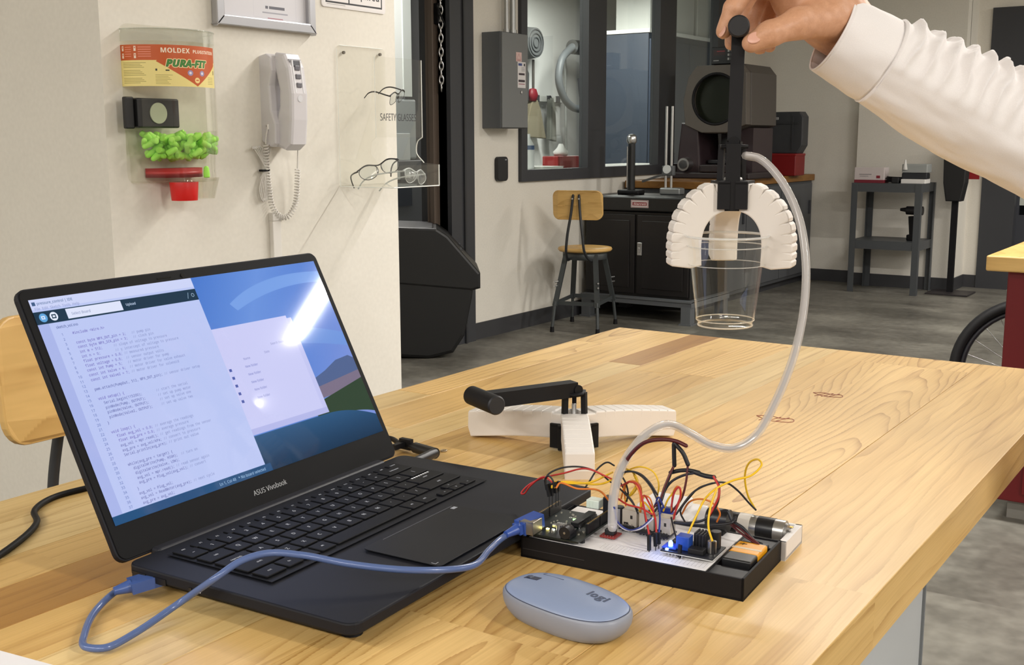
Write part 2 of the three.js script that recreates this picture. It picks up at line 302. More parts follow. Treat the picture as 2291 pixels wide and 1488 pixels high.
// ---- black cabinet with surface plate
{
  const t = thing('inspection_cabinet', 'black two-door cabinet with thick stone slab top on steel stand', 'cabinet', [7.27, 0, -3.71]);
  const R = g => rel(g, t), x0 = 6.95, x1 = 7.54, z0 = -4.145, z1 = -3.28;
  mesh('body', R(cbox(x0 + 0.02, 0.165, z0 + 0.02, x1, 0.755, z1 - 0.02, 0.004)), M(0x0f0d0d, 0.45), t);
  mesh('slab', R(cbox(x0 - 0.01, 0.76, z0, x1 + 0.01, 0.86, z1, 0.012)), M(0x141415, 0.4), t);
  for (const [a, b, h] of [[z0 + 0.03, -3.725, -3.75], [-3.705, z1 - 0.03, -3.68]]) {
    const d = mesh('door', R(cbox(x0 + 0.006, 0.185, a, x0 + 0.02, 0.735, b, 0.003)), M(0x120e0f, 0.45), t);
    mesh('door_panel', R(cbox(x0 + 0.0, 0.225, a + 0.04, x0 + 0.008, 0.695, b - 0.04, 0.003)), M(0x130f10, 0.45), d);
    if (h > -3.7) mesh('latch', R([cbox(x0 - 0.008, 0.455, h - 0.018, x0 + 0.006, 0.545, h + 0.018, 0.004), cbox(x0 - 0.016, 0.475, h - 0.006, x0 - 0.008, 0.51, h + 0.006, 0.002)]), STEEL, d);
  }
  mesh('stand', R([cbox(x0 - 0.04, 0.12, z0 + 0.02, x1, 0.16, z1 + 0.02), cbox(x0 - 0.05, 0.155, z0 + 0.02, x1, 0.166, z1 + 0.02)]), GREYPAINT, t);
  for (const [x, z] of [[x0 - 0.01, z1 - 0.02], [x0 - 0.01, z0 + 0.06], [x1 - 0.05, z1 - 0.02], [x1 - 0.05, z0 + 0.06]]) mesh('leg', R([cbox(x - 0.035, 0.012, z - 0.035, x + 0.035, 0.125, z + 0.035), cbox(x - 0.045, 0, z - 0.045, x + 0.045, 0.012, z + 0.045)]), GREYPAINT, t);
  const pl = canvas(256, 112, (c, w, h) => { c.fillStyle = '#b9b2b0'; c.fillRect(0, 0, w, h); c.strokeStyle = '#7d2b30'; c.lineWidth = 5; c.strokeRect(8, 8, w - 16, h - 16); c.fillStyle = '#7d2b30'; c.fillRect(22, 30, w - 44, 52); c.fillStyle = '#d6c9c7'; c.font = 'italic bold 46px serif'; c.textAlign = 'center'; c.fillText('Starrett', w / 2, 72); });
  mesh('name_plate', R(new THREE.BoxGeometry(0.135, 0.052, 0.003).rotateY(-Math.PI / 2).translate(x0 - 0.0115, 0.812, -3.68)), M(0xffffff, 0.5, { map: pl, key: 'plate' }), t);
}
{
  const t = thing('indicator_stand', 'black dial indicator stand with silver knob on black cabinet', 'gauge stand', [7.2, 0.86, -3.89]);
  mesh('base', [box(0.11, 0.03, 0.17, 0, 0.02, 0, 0.01), box(0.03, 0.02, 0.03, -0.035, 0.01, 0.065), box(0.03, 0.02, 0.03, -0.035, 0.01, -0.065), box(0.03, 0.02, 0.03, 0.035, 0.01, 0.065), box(0.03, 0.02, 0.03, 0.035, 0.01, -0.065)], BLACK, t);
  mesh('post', [rod([0, 0.03, 0], [0, 0.36, 0], 0.028, 0.026, 20), box(0.012, 0.3, 0.004, -0.026, 0.19, 0)], M(0x1a1a1c, 0.35), t);
  mesh('post_strip', rod([-0.012, 0.05, -0.026], [-0.012, 0.34, -0.026], 0.006, 0.006, 8), STEEL, t);
  mesh('knob', lathe([[0, 0.35], [0.02, 0.35], [0.036, 0.375], [0.034, 0.41], [0.02, 0.425], [0, 0.428]], 18), STEEL, t);
}
{
  const t = thing('height_gauge', 'tall steel height gauge with twin posts on black cabinet', 'gauge', [7.33, 0.86, -3.66]);
  mesh('base', [box(0.09, 0.05, 0.16, 0, 0.025, 0.03, 0.012)], M(0x8f9294, 0.3, { metalness: 0.7 }), t);
  for (const s of [-0.022, 0.022]) mesh('post', rod([0, 0.05, s], [0, 0.62, s], 0.009, 0.009, 10), STEEL, t);
  mesh('slider', [box(0.04, 0.07, 0.09, 0, 0.17, 0, 0.006), bar([0, 0.15, -0.02], [-0.02, 0.09, -0.2], 0.008, 0.016)], M(0x6a6d70, 0.35, { metalness: 0.6 }), t);
  mesh('dial', [rod([-0.02, 0.18, 0.0], [-0.034, 0.18, 0.0], 0.03, 0.03, 20)], M(0xc9cbca, 0.3), t);
}
// ---- grey bench with wooden top
{
  const t = thing('storage_bench', 'grey steel storage bench with wooden top along end wall', 'bench', [8.68, 0, -3.8]);
  const R = g => rel(g, t), x0 = 7.58, x1 = 9.82, z0 = -4.15, z1 = -3.47;
  mesh('body', R(cbox(x0 + 0.02, 0.06, z0, x1 - 0.02, 0.89, z1 - 0.02, 0.004)), M(0x45474a, 0.5), t);
  mesh('worktop', R(uvBox(cbox(x0, 0.89, z0, x1, 0.945, z1, 0.006))), new THREE.MeshPhysicalMaterial({ color: 0xa08258, map: PINE_TEX[0], roughness: 0.5 }), t);
  mesh('plinth', R(cbox(x0 + 0.06, 0, z0 + 0.02, x1 - 0.06, 0.06, z1 - 0.07)), BASE, t);
  for (let i = 0; i < 3; i++) { const a = x0 + 0.04 + i * 0.73; const d = mesh('door', R(cbox(a, 0.09, z1 - 0.022, a + 0.71, 0.87, z1 - 0.01, 0.004)), M(0x515356, 0.5), t); mesh('handle', R(cbox(a + 0.63, 0.6, z1 - 0.012, a + 0.65, 0.72, z1 + 0.008, 0.004)), CHAR, d); }
}
{ // optical comparator
  const t = thing('optical_comparator', 'brown-grey optical comparator with round dark screen on storage bench', 'measuring machine', [8.45, 0.945, -3.72]);
  const prof = [[-0.24, 0.42], [-0.26, 0.6], [-0.22, 0.78], [-0.15, 0.86], [0.2, 0.86], [0.25, 0.8], [0.26, 0.42], [0.1, 0.36], [-0.1, 0.36]];
  const body = M(0x4c4641, 0.5), rim = M(0x5a534c, 0.5);
  const P = (p, d, x) => extrude(p, d, 0.012).rotateY(-Math.PI / 2).translate(x, 0, 0); // profile (z,y) extruded towards -x
  mesh('housing', P(prof, 0.5, 0.35), body, t);
  mesh('hood', (() => { const inner = []; for (let i = 0; i < 32; i++) { const a = -i / 32 * Math.PI * 2; inner.push([0.01 + 0.195 * Math.cos(a), 0.61 + 0.195 * Math.sin(a)]); } return extrude(prof, 0.07, 0.006, [inner]).rotateY(-Math.PI / 2).translate(-0.165, 0, 0); })(), rim, t);
  const s = mesh('screen', rod([-0.178, 0.61, 0.01], [-0.172, 0.61, 0.01], 0.2, 0.2, 40), M(0x23271f, 0.18), t);
  mesh('screen_ring', new THREE.TorusGeometry(0.192, 0.012, 8, 40).rotateY(Math.PI / 2).translate(-0.235, 0.61, 0.01), BLACK, s);
  mesh('column', [P([[-0.32, 0.02], [-0.28, 0.42], [-0.16, 0.42], [-0.13, 0.02]], 0.36, 0.16)], M(0x33262a, 0.45), t);
  mesh('column', box(0.4, 0.38, 0.12, 0.12, 0.2, 0.2), M(0x33262a, 0.45), t);
  mesh('back_panel', box(0.03, 0.38, 0.32, 0.28, 0.2, 0.0), M(0x33262a, 0.45), t);
  mesh('lens_turret', [rod([0.27, 0.27, 0.02], [-0.02, 0.27, 0.02], 0.055, 0.05, 20), rod([-0.02, 0.27, 0.02], [-0.06, 0.27, 0.02], 0.035, 0.035, 20)], M(0x1c1b1e, 0.4), t);
  mesh('work_stage', [box(0.3, 0.03, 0.25, 0.04, 0.13, 0.02, 0.006), box(0.12, 0.06, 0.1, 0.04, 0.165, 0.02, 0.006)], M(0x232226, 0.4), t);
  mesh('base', [box(0.62, 0.05, 0.66, 0.05, 0.025, -0.02, 0.012), box(0.3, 0.06, 0.3, -0.12, 0.08, 0.05, 0.01)], M(0x2a2224, 0.45), t);
  const k = mesh('focus_knob', [rod([-0.2, 0.11, -0.23], [-0.29, 0.11, -0.23], 0.055, 0.05, 22)], STEEL, t);
  mesh('knob_face', rod([-0.292, 0.11, -0.23], [-0.296, 0.11, -0.23], 0.034, 0.034, 18), M(0x86898c, 0.2, { metalness: 1 }), k);
}
{
  const t = thing('readout_box', 'small black digital readout with red digits on the comparator', 'display', [8.3, 1.817, -3.67]);
  mesh('case', box(0.12, 0.13, 0.2, 0, 0.065, 0, 0.006), BLACK, t);
  const c = canvas(256, 166, (c, w, h) => { c.fillStyle = '#121114'; c.fillRect(0, 0, w, h); c.fillStyle = '#2a0d10'; c.fillRect(20, 24, 130, 56); c.fillStyle = '#7d2026'; c.fillRect(56, 34, 90, 10); c.fillStyle = '#9a9a98'; for (let i = 0; i < 3; i++) for (let j = 0; j < 2; j++) c.fillRect(176 + j * 34, 24 + i * 42, 20, 24); c.fillRect(20, 130, 60, 8); });
  mesh('keypad', new THREE.BoxGeometry(0.19, 0.12, 0.003).rotateY(-Math.PI / 2).translate(-0.0615, 0.065, 0), M(0xffffff, 0.35, { map: c, key: 'dro' }), t);
}
{
  const t = thing('tool_case', 'dark grey plastic carry case standing on red tin', 'case', [9.32, 1.13, -3.56], -0.04);
  mesh('shell', extrude([[-0.16, 0.05], [-0.12, 0], [0.13, -0.0], [0.165, 0.06], [0.165, 0.29], [0.14, 0.325], [-0.15, 0.325]], 0.11, 0.01).rotateY(-Math.PI / 2).translate(0.05, 0.01, 0), M(0x3a3b3e, 0.5), t);
  mesh('clasp', [box(0.012, 0.022, 0.05, -0.085, 0.29, -0.06, 0.003)], M(0x9a9a9a, 0.4), t);
  mesh('rib', [box(0.01, 0.28, 0.012, -0.078, 0.17, 0.09), box(0.01, 0.012, 0.28, -0.078, 0.25, 0)], M(0x323336, 0.5), t);
}
{
  const t = thing('red_tin', 'red metal tin under the dark carry case', 'tin', [9.28, 0.945, -3.59]);
  mesh('body', box(0.22, 0.17, 0.36, 0, 0.085, 0, 0.01), M(0x7c1417, 0.4), t);
  mesh('lid', box(0.226, 0.02, 0.366, 0, 0.175, 0, 0.006), M(0x861a1c, 0.4), t);
}
// ---- grey utility cart
{
  const t = thing('utility_cart', 'dark grey steel two-shelf cart against pillar', 'cart', [9.48, 0, -2.68]);
  const gm = M(0x484b4e, 0.45);
  for (const [n, y] of [['top_shelf', 0.86], ['lower_shelf', 0.395]]) mesh(n, [box(0.43, 0.006, 0.545, 0, y + 0.03, 0), box(0.006, 0.07, 0.545, -0.215, y, 0), box(0.006, 0.07, 0.545, 0.215, y, 0), box(0.43, 0.07, 0.006, 0, y, 0.27), box(0.43, 0.07, 0.006, 0, y, -0.27)], gm, t);
  for (const [a, b] of [[-1, -1], [1, -1], [-1, 1], [1, 1]]) mesh('leg', [box(0.006, 0.895, 0.045, a * 0.221, 0.4475, b * 0.252), box(0.045, 0.895, 0.006, a * 0.2, 0.4475, b * 0.276)], gm, t);
}
{
  const t = thing('glove_box', 'white and red cardboard glove box on steel cart', 'box', [9.42, 0.893, -2.85]);
  mesh('carton', box(0.14, 0.1, 0.24, 0, 0.075, 0, 0.002), M(0xcfc4c2, 0.6), t);
  mesh('red_band', box(0.142, 0.025, 0.242, 0, 0.0125, 0, 0.002), M(0x7a2230, 0.6), t);
  mesh('emblem', [box(0.002, 0.022, 0.03, -0.071, 0.05, 0.075)], M(0x8a2433, 0.6), t);
  mesh('print', [box(0.002, 0.006, 0.1, -0.071, 0.07, -0.03), box(0.002, 0.004, 0.07, -0.071, 0.055, -0.04)], M(0x8d8688, 0.6), t);
}
{
  const t = thing('cable_coil', 'heap of black cable and adapter on steel cart', 'cable', [9.42, 0.893, -2.662]);
  const r = rng(5), pts = []; for (let i = 0; i < 26; i++) { const a = i * 0.95; pts.push([Math.cos(a) * (0.03 + 0.03 * r()), 0.008 + i * 0.0017, Math.sin(a) * (0.05 + 0.035 * r())]); }
  mesh('cable', tube(pts, 0.006, 200, 6), BLACK, t);
  mesh('adapter', box(0.06, 0.045, 0.06, -0.03, 0.0225, 0.02, 0.008), M(0x1b1b1e, 0.45), t);
}
{
  const t = thing('tool_tray', 'grey lidded tray of black tools on steel cart', 'tray', [9.44, 0.893, -2.5]);
  mesh('tray', box(0.16, 0.035, 0.19, 0, 0.0175, 0, 0.004), WHITE, t);
  mesh('dark_tools', [box(0.1, 0.05, 0.2, 0, 0.06, 0.0, 0.01), bar([-0.02, 0.1, -0.1], [0.0, 0.06, 0.06], 0.02, 0.02)], M(0x202328, 0.5), t);
  mesh('grey_lid', box(0.14, 0.07, 0.2, 0.02, 0.12, 0.0, 0.008), M(0x9b9e9c, 0.5), t);
  mesh('nozzle', lathe([[0, 0.2], [0.006, 0.2], [0.02, 0.12], [0, 0.12]], 12).translate(-0.05, -0.01, -0.075), M(0xd6d4cf, 0.4), t);
}
{
  const t = thing('hand_drill', 'black drill standing on lower shelf of steel cart', 'drill', [9.45, 0.428, -2.5]);
  mesh('grip', [box(0.07, 0.05, 0.09, 0, 0.025, 0, 0.01), bar([0, 0.04, 0], [0, 0.2, -0.015], 0.045, 0.05)], BLACK, t);
  mesh('barrel', [rod([0, 0.245, 0.07], [0, 0.245, -0.06], 0.036, 0.034, 16), rod([0, 0.25, -0.06], [0, 0.25, -0.11], 0.02, 0.012, 12)], M(0x1b191b, 0.45), t);
}
{
  const t = thing('sanitizer_stand', 'black floor stand with square base plate beside pillar corner', 'stand', [9.6, 0, -2.22]);
  mesh('base_plate', box(0.3, 0.012, 0.33, -0.02, 0.006, 0.01, 0.003), M(0x2b2628, 0.5), t);
  mesh('pole', box(0.04, 0.78, 0.045, 0, 0.4, 0), BLACK, t);
  mesh('drip_tray', extrude([[-0.05, 0.76], [0.05, 0.76], [0.075, 0.9], [0.085, 1.2], [-0.085, 1.2], [-0.075, 0.9]], 0.12, 0.008).rotateY(-Math.PI / 2).translate(0.04, 0, 0), M(0x121214, 0.45), t);
}
tag(mesh('red_wall_sign', box(0.012, 0.2, 0.2, 10.094, 1.02, -2.2).rotateY(0).translate(-0.25, 0, 0.0), M(0x8d1218, 0.5)), 'small red sign on pillar behind the black stand', 'sign');

// ---- red bench and bicycle beyond the worktable
{
  const t = thing('red_bench', 'dark red steel cabinet bench with thick wooden top', 'bench', [4.3, 0, 0.22]);
  mesh('body', box(0.86, 0.76, 1.88, 0, 0.45, 0, 0.006), M(0x6b0a12, 0.45), t);
  mesh('plinth', box(0.8, 0.07, 1.8, 0.02, 0.035, 0, 0), M(0x8a8780, 0.6), t);
  for (let i = 0; i < 3; i++) { const d = mesh('drawer', box(0.012, 0.2, 1.7, -0.434, 0.2 + i * 0.24, 0, 0.004), M(0x700c14, 0.42), t); mesh('handle', box(0.02, 0.02, 0.5, -0.448, 0.27 + i * 0.24, 0, 0.006), M(0x888a8c, 0.35, { metalness: 0.8 }), d); }
  mesh('worktop', uvBox(box(0.94, 0.05, 2.0, 0.0, 0.855, 0, 0.006)), PINE[0][1], t);
}
{
  const t = thing('bicycle', 'bicycle with black tyres parked behind red bench', 'bicycle', [4.86, 0, -0.79], -1.41);
  const R = 0.31, wheel = (x) => {
    const w = mesh('wheel', new THREE.TorusGeometry(R - 0.02, 0.022, 10, 56).translate(x, R, 0), M(0x1a1a1d, 0.6), t);
    mesh('rim', new THREE.TorusGeometry(R - 0.05, 0.011, 8, 48).translate(x, R, 0), M(0x2a2a30, 0.35), w);
    const sp = []; for (let i = 0; i < 24; i++) { const a = i / 24 * Math.PI * 2; sp.push(rod([x + 0.015 * Math.cos(a + 0.9), R + 0.015 * Math.sin(a + 0.9), (i % 2 ? 1 : -1) * 0.02], [x + (R - 0.05) * Math.cos(a), R + (R - 0.05) * Math.sin(a), 0], 0.0016, 0.0016, 5)); }
    mesh('spokes', sp, M(0xb9b9b9, 0.3, { metalness: 0.9 }), w);
    mesh('hub', rod([x, R, -0.04], [x, R, 0.04], 0.018, 0.018, 12), STEEL, w);
  };
  wheel(0); wheel(1.0);
  const fr = M(0x35383c, 0.4);
  mesh('frame', [rod([0.27, 0.8, 0], [0.6, 0.3, 0], 0.018), rod([0.27, 0.78, 0], [0.72, 0.76, 0], 0.016), rod([0.6, 0.3, 0], [0.75, 0.86, 0], 0.016), rod([0.6, 0.3, 0], [1.0, 0.3, 0.05], 0.01), rod([0.72, 0.74, 0], [1.0, 0.3, 0.05], 0.01)], fr, t);
  mesh('fork', [rod([0.25, 0.84, 0], [0.17, 0.62, 0], 0.018), rod([0.17, 0.62, 0.04], [0, 0.3, 0.045], 0.01), rod([0.17, 0.62, -0.04], [0, 0.3, -0.045], 0.01), rod([0.17, 0.62, -0.04], [0.17, 0.62, 0.04], 0.01)], fr, t);
  mesh('saddle', box(0.24, 0.05, 0.12, 0.77, 0.88, 0, 0.02), BLACK, t);
  mesh('handlebar', tube([[0.2, 0.92, -0.27], [0.25, 0.9, 0], [0.2, 0.92, 0.27]], 0.012, 24), BLACK, t);
}
// ---- store room seen through window and doorway
{
  const t = thing('straw_broom', 'straw broom hanging on the store room wall', 'broom', [10.05, 1.27, -6.62]);
  mesh('bristles', extrude([[-0.19, 0.02], [0.2, 0], [0.09, 0.3], [0.04, 0.38], [-0.04, 0.38], [-0.09, 0.3]], 0.04, 0.01), M(0x7d7560, 0.9), t);
  mesh('handle', rod([0, 0.36, 0.02], [0, 0.8, 0.02], 0.014, 0.014, 10), M(0x4b4742, 0.5), t);
  mesh('red_cap', lathe([[0, -0.07], [0.05, -0.06], [0.075, 0], [0.05, 0.06], [0, 0.07]], 18).scale(1, 1, 0.6).translate(-0.03, 0.44, 0.035), M(0x7a1020, 0.5), t);
}
{ const t = thing('wall_fan', 'dark grey round fan head on store room wall', 'fan', [9.95, 2.1, -6.62]); mesh('disc', rod([0, 0.13, -0.05], [0, 0.13, 0.12], 0.17, 0.15, 28), M(0x5c5f60, 0.6), t); mesh('guard', [0.05, 0.09, 0.13].map(r => new THREE.TorusGeometry(r, 0.006, 6, 24).translate(0, 0.13, 0.125)), M(0x3c3e40, 0.5), t); }
{ const t = thing('dustpan', 'dark dustpan hanging beside the straw broom', 'dustpan', [9.84, 1.6, -6.62]); mesh('pan', extrude([[-0.08, 0], [0.09, 0.05], [0.1, 0.32], [0.03, 0.42], [-0.08, 0.4]], 0.03, 0.01), M(0x3a3c3e, 0.6), t); mesh('handle', rod([0, 0.36, 0.02], [0, 0.41, 0.02], 0.02), BLACK, t); }
{
  const t = thing('tool_rail', 'white tool rail with clips on the store room wall', 'rail', [10.32, 1.68, -6.66]);
  mesh('rail', box(0.75, 0.06, 0.03, 0, 0, 0, 0.004), M(0xc9cac6, 0.5), t);
  for (const x of [-0.15, 0.08, 0.26]) mesh('clip', box(0.03, 0.07, 0.05, x, 0, 0.03, 0.006), CHAR, t);
}
{ const t = thing('hand_brush', 'grey counter brush hanging from the tool rail', 'brush', [10.38, 1.26, -6.6]); mesh('block', extrude([[-0.06, 0], [0.05, -0.02], [0.03, 0.3], [-0.01, 0.42], [-0.05, 0.4]], 0.04, 0.008), M(0x6f716a, 0.7), t); mesh('hang_loop', new THREE.TorusGeometry(0.02, 0.004, 6, 14).translate(-0.03, 0.43, 0.02), BLACK, t); }
{
  const t = thing('exhaust_hose', 'grey flexible exhaust hose with chrome head in store room', 'hose', [10.55, 1.45, -6.35]);
  mesh('hose', tube([[0.1, 0.12, 0], [-0.12, 0.14, 0], [-0.3, 0.24, 0], [-0.4, 0.42, 0], [-0.34, 0.62, 0], [-0.14, 0.76, 0]], 0.04, 60, 12), M(0x5f6468, 0.5), t);
  mesh('chrome_head', rod([-0.14, 0.76, 0], [0.14, 0.76, 0], 0.075, 0.075, 24), STEEL, t);
  mesh('bracket', extrude([[-0.02, 0.44], [0.12, 0.46], [0.03, 0.2]], 0.05, 0.004), CHAR, t);
}
{ const t = thing('thin_rod', 'thin grey rod leaning on store room wall', 'rod', [10.66, 1.0, -6.55]); mesh('shaft', rod([0, -1, 0], [0, 1.15, -0.04], 0.014), M(0x8e9190, 0.5), t); mesh('cap', rod([0, 1.13, -0.04], [0, 1.18, -0.042], 0.017), CHAR, t); }
{
  const t = thing('blue_grey_cabinet', 'tall blue-grey steel cabinet in the store room', 'cabinet', [11.43, 0, -5.8]);
  const m = M(0x363f4d, 0.45);
  mesh('body', box(1.85, 2.32, 0.6, 0, 1.16, 0, 0.006), m, t);
  for (const s of [-1, 1]) { const d = mesh('door', box(0.9, 2.2, 0.02, s * 0.46, 1.16, 0.31, 0.004), M(0x333d4e, 0.45), t); mesh('handle', box(0.02, 0.2, 0.03, s * 0.05, 1.2, 0.33, 0.006), CHAR, d); }
  mesh('top_ledge', box(1.88, 0.04, 0.64, 0, 2.34, 0, 0.004), M(0xdedfdc, 0.5), t);
}
for (const [x, w, h, l] of [[10.0, 0.34, 0.5, 'leaning grey-white carton on blue-grey cabinet'], [10.55, 0.62, 0.7, 'large white carton on blue-grey cabinet'], [11.1, 0.3, 0.55, 'narrow white carton on blue-grey cabinet']]) {
  const t = thing('white_carton', l, 'carton', [x + 0.8, 2.36, -5.75]);
  mesh('carton', box(w, h, 0.4, 0, h / 2, 0, 0.005), M(0xc7c9c5, 0.6), t);
  mesh('flap', [box(w * 0.98, 0.006, 0.19, 0, h + 0.004, 0.1), box(w * 0.98, 0.006, 0.19, 0, h + 0.004, -0.1)], M(0xbdbfba, 0.6), t);
}
{
  const t = thing('white_counter', 'white laminate counter under store room window', 'counter', [7.7, 0, -4.66]);
  mesh('worktop', box(2.9, 0.04, 0.6, 0, 1.02, 0, 0.004), M(0xdadad4, 0.4), t);
  mesh('base', box(2.8, 1.0, 0.55, 0, 0.5, -0.01), M(0xb9bab6, 0.6), t);
}
{
  const t = thing('tissue_box', 'red box with white tissues on store room counter', 'box', [7.26, 1.04, -4.52]);
  mesh('box', box(0.3, 0.09, 0.14, 0, 0.045, 0, 0.008), M(0x8f1a1c, 0.45), t);
  mesh('tissue', lathe([[0, 0.09], [0.05, 0.09], [0.06, 0.12], [0.03, 0.15], [0.015, 0.18], [0, 0.175]], 7), M(0xe6e6e4, 0.8), t);
}
{ const t = thing('spray_bottle', 'white bottle with blue label on store room counter', 'bottle', [6.78, 1.04, -4.5]); mesh('bottle', lathe([[0, 0], [0.045, 0], [0.048, 0.02], [0.048, 0.17], [0.02, 0.22], [0.018, 0.25], [0, 0.25]], 20), M(0xd8d9dc, 0.4), t); mesh('band', lathe([[0.0485, 0.14], [0.0488, 0.14], [0.0488, 0.17], [0.0485, 0.17]], 20), M(0x3f557f, 0.4), t); }
{ const t = thing('paper_stack', 'flat white paper stack on store room counter', 'papers', [6.96, 1.04, -4.5]); mesh('sheets', box(0.28, 0.018, 0.2, 0, 0.009, 0), M(0xe4e4e0, 0.7), t); mesh('top_sheet', box(0.27, 0.002, 0.2, 0.01, 0.019, 0.01).rotateY(0.06), M(0xeeeeea, 0.7), t); }
{ const t = thing('cream_pad', 'cream coloured pad on store room counter', 'pad', [7.5, 1.04, -4.5]); mesh('pad', box(0.16, 0.05, 0.12, 0, 0.025, 0, 0.004), M(0xd4cfae, 0.7), t); mesh('white_pegs', [rod([0.12, 0, 0.02], [0.12, 0.07, 0.02], 0.014), rod([0.18, 0, 0.02], [0.18, 0.075, 0.02], 0.014)], M(0xdcdcd8, 0.5), t); }
{
  const t = thing('whiteboard', 'narrow whiteboard seen through the doorway', 'whiteboard', [6.5, 1.57, -5.55]);
  mesh('board', box(0.5, 1.2, 0.04, 0, 0.6, 0, 0.004), M(0xd9dedd, 0.4), t);
  mesh('edge_strip', box(0.1, 1.2, 0.05, 0.2, 0.6, 0.003, 0.004), M(0xbfc6c4, 0.4), t);
}
{
  const t = thing('grey_machine', 'grey machine tool standing beyond the doorway', 'machine', [6.5, 0, -5.75]);
  mesh('cabinet', box(0.66, 1.1, 0.5, 0, 0.55, 0, 0.01), M(0x4c4f53, 0.5), t);
  mesh('upper_body', [box(0.6, 0.45, 0.45, 0, 1.33, 0, 0.02)], M(0x8b9294, 0.45), t);
  mesh('dark_bay', box(0.4, 0.2, 0.02, -0.02, 0.86, 0.255), M(0x1e2530, 0.4), t);
  mesh('control_plate', [box(0.2, 0.2, 0.02, 0.1, 1.2, 0.23, 0.004), box(0.05, 0.08, 0.02, 0.02, 0.98, 0.255), box(0.05, 0.06, 0.02, 0.14, 1.0, 0.255)], M(0xaab0b0, 0.4), t);
}
struct('trim_1', cbox(6.78, 0, -5.9, 7.28, CEIL, -5.62), M(0x45464a, 0.5));

// ---------------------------------------------------------------- the workbench, its top glued up from pine staves
const TX0 = -0.58, TX1 = 1.8456, TZ0 = -1.0176, TZ1 = -0.2348, TT = 0.045;
{
  const t = thing('workbench', 'large workbench with pale laminated pine top carrying the laptop', 'table', [0.63, 0, -0.626]);
  const r = rng(77), widths = [0.062, 0.085, 0.058, 0.071, 0.066, 0.078, 0.06, 0.165];
  const sum = widths.reduce((a, b) => a + b, 0); let z = TZ0;
  widths.push((TZ1 - TZ0) - sum);
  const g0 = 0.00024;
  widths.forEach((w, row) => {
    let x = TX0;
    const last = row === widths.length - 1;
    while (x < TX1 - 1e-6) {
      let L = 0.42 + r() * 0.75; const wide = w > 0.15; if (last) L = TX1 - TX0; if (wide) L = x < 0.3 ? 0.3 - x : TX1 - x; if (x + L > TX1 - 0.3) L = TX1 - x;
      const g = box(L - g0 * 2, TT, w - g0 * 2, x + L / 2, TABLE - TT / 2, z + w / 2, last || row === 0 ? 0.0009 : 0.0005);
      const gp = plain(g), p = gp.attributes.position, n = gp.attributes.normal, u = gp.attributes.uv, ou = r(), ov = wide ? 0.1 : r();
      for (let i = 0; i < p.count; i++) {
        const side = Math.abs(n.getZ(i)) > 0.7, end = Math.abs(n.getX(i)) > 0.7;
        u.setXY(i, end ? p.getZ(i) * 2 + ou : (p.getX(i) - x) / 1.15 + ou, (side ? p.getY(i) : p.getZ(i)) / 0.16 + ov);
      }
      const v = wide ? 3 : last ? [0, 1][Math.floor(r() * 2)] : [0, 1, 4, 2, 0, 1, 3, 4, 2][Math.floor(r() * 9)], tint = last || wide ? 2 : [0, 0, 2, 2, 1, 3, 1][Math.floor(r() * 7)];
      mesh('stave', rel(gp, t), PINE[v][tint], t);
      x += L;
    }
    z += w;
  });
  const grey = M(0xb6b9ba, 0.5);
  mesh('leg_panel', rel([cbox(-0.4, 0.06, -0.93, 1.2, TABLE - TT, -0.285, 0.003)], t), grey, t);
  mesh('corner_trim', rel([cbox(1.199, 0.06, -0.2855, 1.2025, TABLE - TT, -0.2825)], t), M(0x7d8082, 0.5), t);
  mesh('plinth', rel([cbox(-0.36, 0, -0.9, 1.16, 0.06, -0.33)], t), BASE, t);
  // pencilled red marks on the wood
  const ink = M(0x8d4a3a, 0.7);
  for (const [x, zz, s] of [[1.33, -0.51, 0.025], [1.5, -0.5, 0.021]]) {
    const y = TABLE + 0.0002, q = [[-1, 0], [-0.4, 0.35], [0.2, 0.3], [0.8, 0.5], [1, 0.1], [0.5, -0.2], [-0.2, -0.3], [-1, 0]].map(([a, b]) => [x - a * s * 0.2 + b * s * 1.3, y, zz + a * s]);
    const lines = [tube(q, 0.0005, 40, 5)]; for (const k of [-0.4, 0, 0.4]) lines.push(rod([x + k * s * 0.3 - 0.012, y, zz + k * s - 0.004], [x + k * s * 0.3 + 0.014, y, zz + k * s + 0.004], 0.0005, 0.0005, 5));
    mesh('ink_mark', rel(lines, t), ink, t);
  }
}
